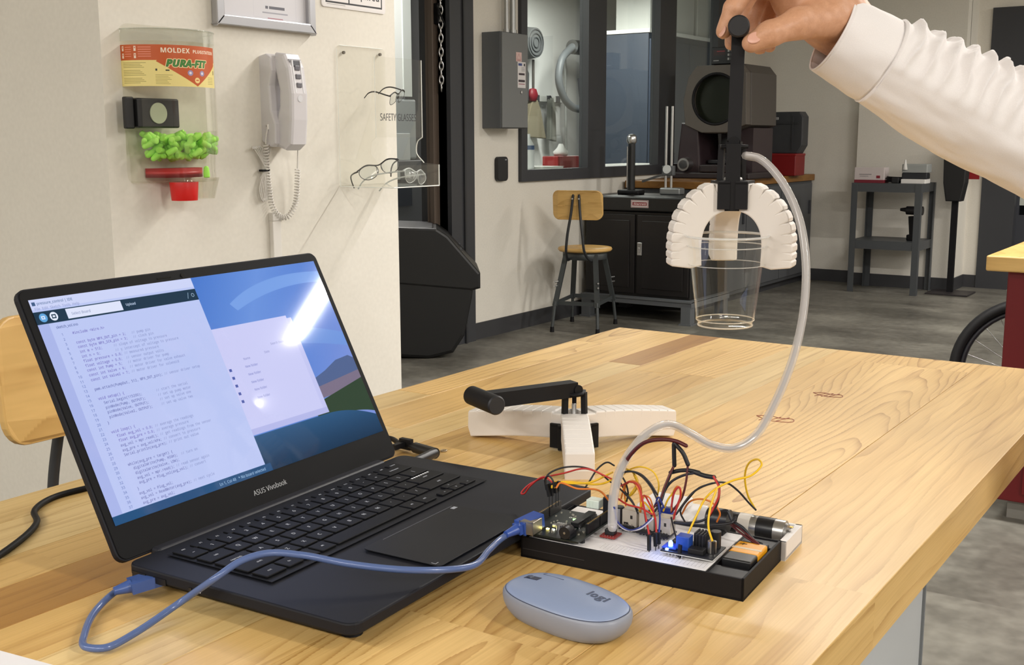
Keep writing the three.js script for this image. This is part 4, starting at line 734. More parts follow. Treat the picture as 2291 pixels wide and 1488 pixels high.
  mesh('metering_disc', [lathe([[0, 0.05], [0.068, 0.05], [0.068, 0.07], [0, 0.07]], 30).scale(1, 1, 0.95).translate(0, 0, 0.006 + 0.0)].map(g => { const p = g.attributes.position; for (let i = 0; i < p.count; i++) if (p.getZ(i) < 0.004) p.setZ(i, 0.004); return g; }), M(0xb3272b, 0.4), t);
  mesh('spout', lathe([[0.021, 0.0], [0.028, 0.0], [0.031, 0.04], [0.022, 0.04], [0.021, 0.0]], 26).translate(-0.005, 0, 0.052), M(0xd01410, 0.4), t);
  mesh('turn_handle', [lathe([[0.028, 0.002], [0.0285, 0.002], [0.04, 0.048], [0.0395, 0.048], [0.028, 0.002]], 18).translate(0.045, 0, 0.05)], clear, t);
  // the plugs themselves
  const r = rng(31), plug = lathe([[0, 0], [0.0058, 0], [0.0068, 0.002], [0.007, 0.009], [0.0056, 0.021], [0.0034, 0.0246], [0, 0.0252]], 12).translate(0, -0.0126, 0), pm = [M(0xa3e85a, 0.75), M(0x9be04f, 0.75), M(0xb0f06a, 0.75)];
  for (let i = 0, k = 0; i < 130 && k < 4000; k++) {
    const q = r() * Math.PI, rad = Math.sqrt(r()), x = rad * 0.097 * Math.cos(q), z = 0.012 + rad * 0.083 * Math.sin(q), edge = rad;
    const y = 0.094 + (i / 130) * 0.05 * (1 - 0.12 * edge * edge);
    if (y < 0.1 && rad > 0.88) continue;
    const m = mesh('earplug', plug, pm[i % 3]);
    m.position.set(1.655 + x, 1.12 + y, ZP + z); m.rotation.set(r() * 6, r() * 6, 1.1 + r() * 0.9);
    tag(m, 'lime green foam ear plug heaped in the clear dispenser', 'ear plug', 'ear plugs in the dispenser'); i++;
  }
  const st = mesh('earplug', plug, pm[0]); st.position.set(1.655 + 0.02, 1.12 + 0.062, ZP + 0.098); tag(st, 'single lime green ear plug stuck below the heap', 'ear plug');
}
{ // wall phone
  const t = thing('wall_phone', 'pale grey corded wall phone with keypad in handset', 'phone', [1.972, 1.238, ZP]);
  const body = M(0xd3d0d3, 0.38);
  const prof = [[0, 0.012], [0.026, 0.0], [0.04, 0.006], [0.042, 0.05], [0.03, 0.08], [0.026, 0.14], [0.036, 0.175], [0.034, 0.203], [0.02, 0.21], [0, 0.206]];
  mesh('cradle', extrude(prof, 0.068, 0.004).rotateY(-Math.PI / 2).translate(0.034, 0, 0.0), body, t);
  const hp = [[0.034, 0.004], [0.06, -0.004], [0.074, 0.006], [0.08, 0.06], [0.082, 0.12], [0.074, 0.18], [0.062, 0.205], [0.042, 0.208], [0.036, 0.19], [0.046, 0.17], [0.056, 0.13], [0.054, 0.09], [0.044, 0.062], [0.036, 0.045]];
  const h = mesh('handset', extrude(hp, 0.04, 0.008).rotateY(-Math.PI / 2).translate(0.024, 0, 0.0), body, t);
  const kp = mesh('keypad', bar([0.004, 0.098, 0.0862], [0.004, 0.2, 0.073], 0.04, 0.006, [0, 0, 1]), M(0x8c8a90, 0.35), h);
  mesh('key_window', [bar([0.004, 0.125, 0.0865], [0.004, 0.196, 0.0775], 0.022, 0.005, [0, 0, 1])], M(0x35343a, 0.25), h);
  mesh('key_rim', [bar([-0.009, 0.122, 0.0875], [-0.009, 0.198, 0.078], 0.003, 0.006, [0, 0, 1]), bar([0.017, 0.122, 0.0875], [0.017, 0.198, 0.078], 0.003, 0.006, [0, 0, 1])], M(0xe4e4e8, 0.3), h);
  for (let i = 0; i < 3; i++) mesh('button', box(0.016, 0.012, 0.004, 0.004, 0.14 + i * 0.02, 0.0885 - i * 0.0026, 0.002), M(0x6e6d74, 0.35), h);
  mesh('round_button', rod([0.004, 0.109, 0.085], [0.004, 0.109, 0.0905], 0.008, 0.008, 18), M(0xdadade, 0.3), h);
  mesh('jack', rod([-0.0385, 0.045, 0.02], [-0.037, 0.045, 0.02], 0.004, 0.004, 10), BLACK, t);
}
{ // coiled cord
  const t = thing('phone_cord', 'white coiled cord hanging in a loop below wall phone', 'cord', [1.95, 1.06, ZP]);
  const path = new THREE.CatmullRomCurve3([[1.9335, 1.283, -2.028], [1.927, 1.25, -2.03], [1.931, 1.2, -2.034], [1.937, 1.14, -2.036], [1.946, 1.09, -2.036], [1.966, 1.066, -2.034], [1.99, 1.064, -2.03], [2.009, 1.09, -2.024], [2.014, 1.14, -2.018], [2.008, 1.2, -2.008], [1.998, 1.236, -1.995]].map(p => V(...p)));
  const N = 1400, pts = [], F = path.computeFrenetFrames(N, false);
  for (let i = 0; i <= N; i++) { const u = i / N, p = path.getPointAt(u), k = u < 0.1 || u > 0.86 ? 0.0001 : 0.0058, a = u * 62 * Math.PI * 2; pts.push(p.addScaledVector(F.normals[i], Math.cos(a) * k).addScaledVector(F.binormals[i], Math.sin(a) * k)); }
  const line = { getPointAt: u => { const x = u * N, i = Math.min(N - 1, Math.floor(x)); return pts[i].clone().lerp(pts[i + 1], x - i); } };
  const c = new THREE.CatmullRomCurve3(pts.filter((_, i) => i % 2 === 0)); c.arcLengthDivisions = 2800;
  mesh('coil', rel(new THREE.TubeGeometry(c, 1500, 0.0017, 5), t), M(0xe0dcd6, 0.45), t);
  mesh('plug', rel([rod([1.9335, 1.275, -2.028], [1.9335, 1.287, -2.028], 0.003, 0.003, 8), rod([1.998, 1.236, -1.995], [1.998, 1.246, -1.993], 0.003, 0.003, 8)], t), WHITE, t);
}
{
  const t = thing('cable_bundle', 'pale spare line cable tied with black strap beneath phone', 'cable', [1.925, 1.1, ZP]);
  const r = rng(9), ls = [];
  for (let i = 0; i < 5; i++) { const s = (i - 2) * 0.0035; ls.push(tube([[-0.03 - s, 0.13, 0.012 + i * 0.001], [-0.02 - s * 2, 0.135, 0.012], [0.0 + s * 0.4, 0.078, 0.012 + i * 0.001], [-0.006 + s * 1.6, 0.03, 0.012], [0.0 + s, 0.004, 0.012], [0.006 + s * 1.2, 0.03, 0.014], [0.002 + s * 0.4, 0.078, 0.014], [0.012 + s * 1.5, 0.13, 0.014]], 0.0016, 40, 5)); }
  mesh('wire', ls, M(0xd7d3cc, 0.5), t);
  mesh('strap', box(0.026, 0.005, 0.012, 0.001, 0.078, 0.0125, 0.001), BLACK, t);
}
{ const t = thing('cable_raceway', 'white cable raceway running down wall beneath phone', 'raceway', [1.959, 0.3, ZP]); mesh('channel', box(0.028, 0.77, 0.014, 0, 0.385, 0.007, 0.002), M(0xe3dfd8, 0.5), t); mesh('end_cap', box(0.03, 0.02, 0.016, 0, 0.765, 0.008, 0.002), M(0xdad6cf, 0.5), t); }
{ // acrylic holder
  const t = thing('glasses_holder', 'clear acrylic wall holder lettered for safety glasses', 'holder', [2.292, 1.13, ZP]);
  const w = 0.186, zf = 0.13, zl = 0.185, th = 0.003;
  mesh('back_plate', extrude(roundRect(w, 0.36, 0.01, 4, 0, 0.18), th).translate(0, 0, 0.003), ACRYL, t);
  mesh('front_plate', box(w, 0.2, th, 0, 0.226, zf), ACRYL, t);
  const cheek = [[0.004, 0.0], [zl, 0.0], [zl, 0.055], [zf + 0.004, 0.06], [zf - 0.02, 0.085], [zf - 0.016, 0.115], [zf, 0.126], [zf, 0.326], [zf - 0.006, 0.326], [zf - 0.012, 0.2], [0.06, 0.07], [0.004, 0.07]];
  for (const s of [-1, 1]) mesh('side_plate', extrude(cheek, th).rotateY(-Math.PI / 2).translate(s * w / 2 + th / 2, 0, 0), ACRYL, t);
  mesh('tray', box(w, th, zl, 0, 0.0015, zl / 2), ACRYL, t);
  mesh('lip', box(w, 0.055, th, 0, 0.0275, zl), ACRYL, t);
  const e = LITEDGE, x = w / 2;
  mesh('painted_edge_light', [rod([x, 0, zl], [x, 0.055, zl], 0.0016, 0.0016, 6), rod([-x, 0.0, zl], [x, 0.0, zl], 0.0016, 0.0016, 6), rod([x, 0.126, zf], [x, 0.326, zf], 0.0013, 0.0013, 6), tube([[x, 0.06, zf + 0.004], [x, 0.085, zf - 0.02], [x, 0.115, zf - 0.016], [x, 0.126, zf]], 0.0013, 20, 6), rod([-x, 0, 0.004], [-x, 0, zl], 0.0013, 0.0013, 6), rod([-x, 0, 0.004], [-x, 0.35, 0.004], 0.0008, 0.0008, 5), rod([-x + 0.01, 0.36, 0.004], [x - 0.01, 0.36, 0.004], 0.0008, 0.0008, 5), rod([-x, 0.126, zf], [-x, 0.326, zf], 0.0008, 0.0008, 5)], e, t);  // pale rods paint the bright light along the acrylic edges
  mesh('screw', [rod([-0.07, 0.342, 0.004], [-0.07, 0.342, 0.009], 0.004, 0.004, 10), rod([0.072, 0.345, 0.004], [0.072, 0.345, 0.009], 0.004, 0.004, 10)], M(0x6d675e, 0.4, { metalness: 0.6 }), t);
  mesh('lettering', text('SAFETY GLASSES', 0.0155, 0.0003).scale(0.92, 1.15, 1).translate(-0.006, 0.177, zf + 0.002), M(0x333336, 0.5), t);
}
function glasses(label, pos, rot, frame, lens, tint) {
  const t = thing('safety_glasses', label, 'glasses', pos); t.rotation.set(...rot);
  const oval = (cx, s) => Array.from({ length: 20 }, (_, i) => { const a = i / 20 * Math.PI * 2; return [cx + s * 0.029 * Math.cos(a), 0.0 + s * 0.02 * Math.sin(a) * (Math.sin(a) > 0 ? 0.8 : 1), 0.006 * Math.cos(a) * Math.cos(a) - 0.004 * Math.abs(cx + 0.029 * Math.cos(a)) / 0.06]; });
  for (const s of [-1, 1]) {
    const o = oval(s * 0.034, 1), pos3 = [0, 0, 0.002].map((v, i) => i === 0 ? s * 0.034 : v), g = new THREE.BufferGeometry(), p = [...pos3], idx = [];
    o.forEach(q => p.push(...q)); for (let i = 0; i < 20; i++) idx.push(0, 1 + i, 1 + (i + 1) % 20);
    g.setAttribute('position', new THREE.Float32BufferAttribute(p, 3)); g.setIndex(idx); g.computeVertexNormals();
    const l = mesh('lens', g, lens, t);
    mesh('lens_rim', tube(o, 0.0011, 60, 5, true), frame, l);
    mesh('temple', tube([[s * 0.064, 0.008, 0], [s * 0.07, 0.009, -0.02], [s * 0.068, 0.008, -0.09], [s * 0.064, -0.002, -0.12], [s * 0.06, -0.018, -0.138]], 0.002, 40, 6), frame, t);
  }
  mesh('brow_bar', tube([[-0.064, 0.01, -0.002], [-0.034, 0.017, 0.002], [0, 0.009, 0.004], [0.034, 0.017, 0.002], [0.064, 0.01, -0.002]], 0.002, 40, 6), frame, t);
  mesh('nose_pad', [tube([[-0.007, 0.006, 0.003], [-0.009, -0.008, 0.0]], 0.0012, 8, 5), tube([[0.007, 0.006, 0.003], [0.009, -0.008, 0.0]], 0.0012, 8, 5)], frame, t);
  return t;
}
const CLEARPLASTIC = M(0xeef1f0, 0.06, { transmission: 0.9, thickness: 0, ior: 1.5, key: 'clp' }), BLKFRAME = M(0x1a1a1c, 0.3);
glasses('black-framed safety glasses lying in acrylic tray', [2.252, 1.176, ZP + 0.092], [-0.3, -0.5, 0.12], BLKFRAME, CLEARPLASTIC).scale.set(0.92, 1, 0.55);
glasses('clear rimless safety glasses lying in acrylic tray', [2.315, 1.157, ZP + 0.16], [-0.15, 0.25, -0.05], M(0xdfe3e2, 0.15, { transmission: 0.5, thickness: 0, key: 'clf' }), CLEARPLASTIC);
glasses('safety glasses with black brow hooked high in acrylic holder', [2.302, 1.36, ZP + 0.115], [0.3, 0.35, 0.05], BLKFRAME, CLEARPLASTIC).scale.set(0.8, 0.9, 0.5);

// ---------------------------------------------------------------- the control box with its circuit boards
const BOXP = [0.7569, TABLE, -0.5096], BOXT = 4.5 * Math.PI / 180, BT = 0.018; // local x goes back from the front face, z along it
const PRINTBLACK = M(0x121114, 0.6, { specularIntensity: 0.5 }), PRINTWHITE = M(0xe3dfdc, 0.55);
{
  const t = thing('control_box', 'long black printed tray carrying wired circuit boards', 'electronics tray', BOXP, BOXT);
  const W = 0.098, L = 0.195, k = 0.0022;
  mesh('floor_plate', cbox(0, 0, 0, W, k, L), PRINTBLACK, t);
  mesh('front_wall', cbox(0, 0, 0, k, BT, L, 0.0004), PRINTBLACK, t);
  mesh('back_wall', cbox(W - k, 0, 0, W, BT, L, 0.0004), PRINTBLACK, t);
  mesh('end_wall', cbox(0, 0, 0, W, BT, k, 0.0004), PRINTBLACK, t);
  mesh('end_wall', cbox(0, 0, L - k, W, BT, L, 0.0004), PRINTBLACK, t);
  mesh('partition', cbox(k, k, 0.163, W - k, BT - 0.001, 0.165), PRINTBLACK, t);
  for (const [a, b] of [[k, 0.022], [0.078, W - k]]) mesh('recess_cover', cbox(a, BT - 0.003, 0.165, b, BT - 0.0012, L - k), M(0x1f1e21, 0.5), t);
  mesh('seam_line', cbox(-0.0002, 0.0075, 0.002, 0.0003, 0.008, 0.06), M(0x2c2b2e, 0.5), t);
}
{
  const t = thing('breadboard', 'white breadboard sheet filling the black tray', 'breadboard', BOXP, BOXT);
  mesh('sheet', cbox(0.0028, BT - 0.0045, 0.006, 0.0952, BT - 0.0002, 0.1625, 0.0006), PRINTWHITE, t);
  const holes = []; for (let i = 0; i < 28; i++) for (let j = 0; j < 5; j++) holes.push(cbox(0.008 + j * 0.00254, BT - 0.0003, 0.07 + i * 0.0033, 0.0086 + j * 0.00254, BT - 0.0001, 0.0706 + i * 0.0033));
  const h = mesh('pin_holes', holes, M(0x8e8a88, 0.7), t); h.userData.kind = 'stuff';
}
const PCB = M(0x101a18, 0.4), HEADER = M(0x111113, 0.45), GOLD = M(0xc9a24a, 0.35, { metalness: 0.9 });
{
  const t = thing('microcontroller_board', 'dark microcontroller board with silver port and lit green light', 'circuit board', [BOXP[0], TABLE + BT, BOXP[2]], BOXT);
  const y = 0.004, u0 = 0.002, u1 = 0.0555, w0 = -0.003, w1 = 0.0655;
  mesh('board', extrude([[w0, -u0], [w1 - 0.003, -u0], [w1, -u0 - 0.003], [w1, -u1 + 0.003], [w1 - 0.004, -u1], [w0, -u1]].reverse(), 0.0016).rotateX(-Math.PI / 2).translate(0, y, 0), PCB, t);
  for (const [w, u] of [[0.012, 0.006], [0.012, 0.052], [0.062, 0.012], [0.062, 0.046]]) mesh('standoff', rod([w, -0.0002, u], [w, y, u], 0.0025, 0.0025, 8), HEADER, t);
  const yb = y + 0.0016;
  const usb = mesh('usb_port', [cbox(-0.0085, yb, 0.004, 0.0085, yb + 0.011, 0.0162, 0.0006)], M(0xb9b2a4, 0.32, { metalness: 0.9 }), t);
  mesh('port_rim', [cbox(-0.009, yb - 0.0004, 0.0036, -0.0082, yb + 0.0114, 0.0044), cbox(-0.009, yb - 0.0004, 0.0158, -0.0082, yb + 0.0114, 0.0166), cbox(-0.009, yb + 0.0106, 0.0036, -0.0082, yb + 0.0114, 0.0166)], STEEL, usb);
  mesh('power_jack', [rod([-0.003, yb + 0.0055, 0.043], [0.006, yb + 0.0055, 0.043], 0.0052, 0.0052, 18), cbox(-0.002, yb, 0.0385, 0.011, yb + 0.006, 0.0475, 0.0006)], HEADER, t);
  mesh('jack_pin', rod([-0.0034, yb + 0.0055, 0.043], [-0.002, yb + 0.0055, 0.043], 0.001, 0.001, 8), STEEL, t);
  for (const u of [0.0045, 0.0533]) { const h = mesh('pin_header', [cbox(0.018, yb, u - 0.0013, 0.04, yb + 0.0085, u + 0.0013, 0.0002), cbox(0.042, yb, u - 0.0013, 0.0635, yb + 0.0085, u + 0.0013, 0.0002)], HEADER, t); mesh('header_slot', Array.from({ length: 15 }, (_, i) => cbox(0.0195 + i * 0.0029, yb + 0.0084, u - 0.0006, 0.0208 + i * 0.0029, yb + 0.0086, u + 0.0006)), GOLD, h); }
  mesh('chip', cbox(0.026, yb + 0.001, 0.034, 0.061, yb + 0.0048, 0.0412, 0.0004), M(0x151517, 0.4), t);
  mesh('chip_pins', Array.from({ length: 14 }, (_, i) => [cbox(0.0272 + i * 0.00254, yb, 0.033, 0.0279 + i * 0.00254, yb + 0.003, 0.034), cbox(0.0272 + i * 0.00254, yb, 0.0412, 0.0279 + i * 0.00254, yb + 0.003, 0.0422)]).flat(), STEEL, t);
  mesh('capacitor', [rod([0.014, yb, 0.03], [0.014, yb + 0.0055, 0.03], 0.0032, 0.0032, 14), rod([0.014, yb, 0.0365], [0.014, yb + 0.0055, 0.0365], 0.0032, 0.0032, 14)], M(0xb7b7ba, 0.25, { metalness: 0.9 }), t);
  mesh('crystal', cbox(0.017, yb, 0.0205, 0.0215, yb + 0.0035, 0.0275, 0.001), STEEL, t);
  const r = rng(3); mesh('small_parts', Array.from({ length: 46 }, () => { const w = 0.001 + r() * 0.06, u = 0.008 + r() * 0.042; return cbox(w, yb, u, w + 0.0016, yb + 0.0006 + r() * 0.0008, u + 0.001); }), M(0x9a968a, 0.4), t).userData.kind = 'stuff';
  mesh('print', [text('ARDUINO', 0.0026, 0.0001, BOLD).rotateX(-Math.PI / 2).rotateY(Math.PI / 2 + 0.0).translate(0.031, yb + 0.0002, 0.027), text('UNO', 0.003, 0.0001, BOLD).rotateX(-Math.PI / 2).rotateY(Math.PI / 2).translate(0.048, yb + 0.0002, 0.026)], M(0xd5d5d0, 0.6), t);
  const led = (c, k, w, u, n, s = 0.0013) => mesh(n, box(s, 0.0011, s * 1.4, w, yb + 0.0006, u, 0.0002), M(0xffffff, 0.4, { emissive: new THREE.Color(...c), emissiveIntensity: k, key: 'led' + n + w }), t);
  led([0.25, 1, 0.15], 7, 0.044, 0.0292, 'green_led', 0.0022); led([1, 0.85, 0.2], 6, 0.012, 0.0195, 'yellow_led', 0.0018); led([1, 1, 0.75], 3, 0.0125, 0.0245, 'white_led', 0.0018);
  mesh('white_connector', [box(0.011, 0.0075, 0.012, 0.062, yb + 0.0122, 0.0395, 0.0008), ...[0, 1, 2].map(i => box(0.0116, 0.0065, 0.001, 0.062, yb + 0.0122, 0.0365 + i * 0.003))], M(0xd9e3d8, 0.5), t);
  mesh('black_connector', box(0.009, 0.016, 0.008, 0.063, yb + 0.012, 0.0525, 0.001), M(0x14141c, 0.4), t);
}
const PL = (n, l, c, w, u, turn = 0) => { const t = thing(n, l, c, [BOXP[0] + w * Math.cos(BOXT) + u * Math.sin(BOXT), TABLE + BT, BOXP[2] - w * Math.sin(BOXT) + u * Math.cos(BOXT)], BOXT + turn); return t; };
{
  const t = PL('pressure_sensor', 'small red sensor board where the clear hose ends', 'sensor', 0.036, 0.067);
  mesh('board', box(0.015, 0.0014, 0.014, 0, 0.0016, 0, 0.0002), M(0x8a2a26, 0.45), t);
  mesh('pins', Array.from({ length: 5 }, (_, i) => box(0.0005, 0.004, 0.0005, -0.006, 0.001, -0.005 + i * 0.0025)), STEEL, t);
  mesh('package', box(0.008, 0.005, 0.008, 0, 0.0048, 0, 0.0005), M(0x1b1b1d, 0.4), t);
  mesh('barb', lathe([[0, 0], [0.0016, 0], [0.0016, 0.006], [0.0021, 0.006], [0.0014, 0.009], [0, 0.009]], 14).translate(0, 0.0072, 0), M(0x2a2a2c, 0.4), t);
}
for (const [i, [w, u]] of [[0.062, 0.074], [0.06, 0.0905], [0.058, 0.1065]].entries()) {
  const t = PL('relay_module', ['beige relay block beside the small black capacitor', 'beige relay block between its two neighbours on breadboard', 'beige relay block with red leads near the blue module'][i], 'relay', w, u);
  mesh('board', box(0.02, 0.0014, 0.0145, 0, 0.0026, 0, 0.0002), M(0x1d1c2a, 0.45), t);
  mesh('relay', box(0.012, 0.0145, 0.0135, 0.002, 0.0106, 0, 0.0006), M(0xbdb3a2, 0.5), t);
  mesh('mark', [box(0.0003, 0.003, 0.002, -0.0041, 0.012, 0.002), box(0.0003, 0.002, 0.004, -0.0041, 0.006, -0.003)], M(0x2a2622, 0.5), t);
  mesh('pins', Array.from({ length: 4 }, (_, k) => box(0.0005, 0.008, 0.0005, -0.0085, 0.0035, -0.0045 + k * 0.003)), STEEL, t);
  mesh('pin_block', box(0.0026, 0.0026, 0.012, -0.0085, 0.0046, 0, 0.0002), HEADER, t);
}
{ const t = PL('capacitor', 'small dark electrolytic capacitor with silver stripe on breadboard', 'capacitor', 0.066, 0.0615); mesh('can', [rod([0, 0.001, 0], [0, 0.0165, 0], 0.0042, 0.0042, 18), rod([0, 0.0165, 0], [0, 0.0172, 0], 0.0042, 0.0036, 18)], M(0x26252c, 0.35), t); mesh('stripe', box(0.0012, 0.014, 0.003, -0.0038, 0.009, 0.0006), M(0x9c9aa0, 0.4), t); mesh('lead', [rod([0, -0.0005, 0.001], [0, 0.0015, 0.001], 0.0003), rod([0, -0.0005, -0.001], [0, 0.0015, -0.001], 0.0003)], STEEL, t); }
{ const t = PL('screw_terminal', 'blue screw terminal block behind the relay blocks', 'terminal', 0.083, 0.098); mesh('block', [box(0.009, 0.013, 0.0105, 0, 0.0065, 0, 0.0005), box(0.005, 0.004, 0.0105, 0.001, 0.015, 0, 0.0004)], M(0x2a3f9c, 0.4), t); mesh('screw', [rod([0.001, 0.017, -0.0025], [0.001, 0.0178, -0.0025], 0.0017, 0.0017, 10), rod([0.001, 0.017, 0.0025], [0.001, 0.0178, 0.0025], 0.0017, 0.0017, 10)], STEEL, t); }
{
  const t = PL('blue_led_module', 'motor driver module with glowing blue light and blue block', 'circuit module', 0.032, 0.142);
  mesh('board', box(0.032, 0.0015, 0.044, 0, 0.004, 0, 0.0002), M(0x16181f, 0.45), t);
  mesh('board_edge', [box(0.0322, 0.0006, 0.0442, 0, 0.0034, 0)], M(0xd7d7d2, 0.5), t);
  mesh('pins', Array.from({ length: 6 }, (_, k) => box(0.0006, 0.005, 0.0006, -0.0145, 0.002, -0.018 + k * 0.0028)), STEEL, t);
  mesh('blue_block', box(0.01, 0.0115, 0.011, -0.004, 0.0105, -0.006, 0.0006), M(0x22489c, 0.35), t);
  mesh('blue_board', box(0.012, 0.0012, 0.012, -0.006, 0.0056, -0.0165, 0.0002), M(0x2142a0, 0.4), t);
  mesh('blue_led', lathe([[0, 0], [0.0018, 0], [0.0018, 0.003], [0.001, 0.0045], [0, 0.0048]], 14).translate(-0.0075, 0.0062, -0.0165), M(0x6fa0ff, 0.3, { emissive: new THREE.Color(0.12, 0.32, 1), emissiveIntensity: 9, key: 'bled' }), t);
  mesh('blue_led', box(0.002, 0.001, 0.0022, -0.013, 0.0053, -0.0175, 0.0002), M(0x9fc0ff, 0.3, { emissive: new THREE.Color(0.5, 0.65, 1), emissiveIntensity: 9, key: 'bled2' }), t);
  mesh('heat_sink', [box(0.012, 0.012, 0.01, 0.006, 0.011, 0.005, 0.0005), ...[0, 1, 2, 3].map(i => box(0.012, 0.012, 0.0012, 0.006, 0.012, 0.001 + i * 0.0027))], M(0x1f1f23, 0.45), t);
  mesh('chip', box(0.009, 0.004, 0.013, -0.008, 0.0068, 0.0065, 0.0004), M(0x141416, 0.4), t);
  mesh('silver_capacitor', [rod([-0.002, 0.005, 0.0165], [-0.002, 0.0145, 0.0165], 0.0036, 0.0036, 18)], M(0xb9b6b0, 0.28, { metalness: 0.85 }), t);
  mesh('black_capacitor', rod([0.011, 0.005, 0.015], [0.011, 0.0185, 0.015], 0.0042, 0.0042, 18), M(0x1a1a1e, 0.4), t);
  const p = new THREE.PointLight(new THREE.Color(0.15, 0.32, 1), 0.0022); p.position.set(-0.012, 0.012, -0.0175); t.add(p);
}
{
  const t = PL('battery', 'nine volt battery wrapped in yellow tape inside the tray', 'battery', 0.05, 0.1795);
  mesh('case', box(0.046, 0.0165, 0.024, 0, -0.0045, 0, 0.0018), M(0x141416, 0.4), t);
  mesh('yellow_tape', box(0.027, 0.0172, 0.0247, 0.007, -0.0045, 0, 0.002), M(0xe09a10, 0.35), t);
  mesh('tape_gap', box(0.0035, 0.0002, 0.0246, 0.004, 0.0042, 0), M(0xcbb79a, 0.4), t);
  mesh('tape_mark', [box(0.0008, 0.0002, 0.006, 0.0135, 0.0043, -0.006), box(0.004, 0.0002, 0.0008, 0.0135, 0.0043, -0.006)], M(0x3a2a12, 0.5), t);
  mesh('snap_cap', box(0.006, 0.013, 0.022, 0.026, -0.0042, 0, 0.0015), M(0x1e1e20, 0.45), t);
}
{ // pump tray behind the box
  const t = thing('pump_tray', 'white printed tray holding the pump motors behind black tray', 'tray', BOXP, BOXT);
  const w0 = 0.0985, w1 = 0.149, u0 = 0.055, u1 = 0.1985, k = 0.0025;
  mesh('floor_plate', cbox(w0, 0, u0, w1, k, u1), PRINTWHITE, t);
  mesh('side_wall', cbox(w0, 0, u0, w0 + k, 0.0165, u1, 0.0003), PRINTWHITE, t);
  mesh('side_wall', cbox(w1 - k, 0, u0, w1, 0.0165, u1, 0.0003), PRINTWHITE, t);
  mesh('end_wall', cbox(w0, 0, u1 - 0.006, w1, 0.0165, u1, 0.0003), PRINTWHITE, t);
  mesh('end_wall', cbox(w0, 0, u0, w1, 0.0165, u0 + k, 0.0003), PRINTWHITE, t);
  mesh('white_cover', [cbox(w0 + 0.001, 0.0165, u0, w1, 0.02, 0.112, 0.001), cbox(w0 + 0.001, 0.02, 0.062, w1 - 0.006, 0.028, 0.1, 0.002)], PRINTWHITE, t);
}
{
  const t = thing('pump_motor', 'black and silver cylindrical pump motor lying in white tray', 'motor', [BOXP[0], TABLE + 0.0025, BOXP[2]], BOXT);
  const w = 0.125, y = 0.013, r = 0.0105;
  const seg = (n, a, b, rr, m) => mesh(n, rod([w, y, a], [w, y, b], rr, rr, 30), m, t);
  seg('pump_head', 0.114, 0.134, r, M(0xd9d5d2, 0.5)); seg('black_sleeve', 0.134, 0.15, r * 1.02, M(0x131315, 0.35)); seg('tape', 0.15, 0.1605, r * 1.05, M(0xcfc8bd, 0.45));
  const silver = M(0xb6b4b0, 0.3, { metalness: 0.9 }); seg('gear_can', 0.1605, 0.1665, r * 1.0, silver); seg('black_sleeve', 0.1665, 0.1815, r * 1.02, M(0x131315, 0.35)); seg('motor_can', 0.1815, 0.1905, r * 0.99, silver);
  mesh('end_cap', [rod([w, y, 0.1905], [w, y, 0.1925], 0.0085, 0.0075, 24), rod([w, y, 0.1925], [w, y, 0.1945], 0.003, 0.003, 12)], M(0x8d8b88, 0.35, { metalness: 0.8 }), t);
  mesh('terminal', [box(0.003, 0.0006, 0.004, w + 0.005, y + 0.004, 0.1935), box(0.003, 0.0006, 0.004, w - 0.005, y - 0.004, 0.1935)], GOLD, t);
}
{
  const t = thing('small_motor', 'short black motor end poking up beside white pump cover', 'motor', [BOXP[0], TABLE + BT, BOXP[2]], BOXT);
  mesh('body', rod([0.09, 0.012, 0.134], [0.09, 0.012, 0.152], 0.0095, 0.0095, 26), M(0x151517, 0.38), t);
  mesh('ring', new THREE.TorusGeometry(0.008, 0.0012, 6, 24).translate(0.09, 0.012, 0.134), M(0x3a3a3e, 0.35), t);
  mesh('saddle', box(0.014, 0.006, 0.012, 0.09, 0.0028, 0.143, 0.001), PRINTBLACK, t);
}
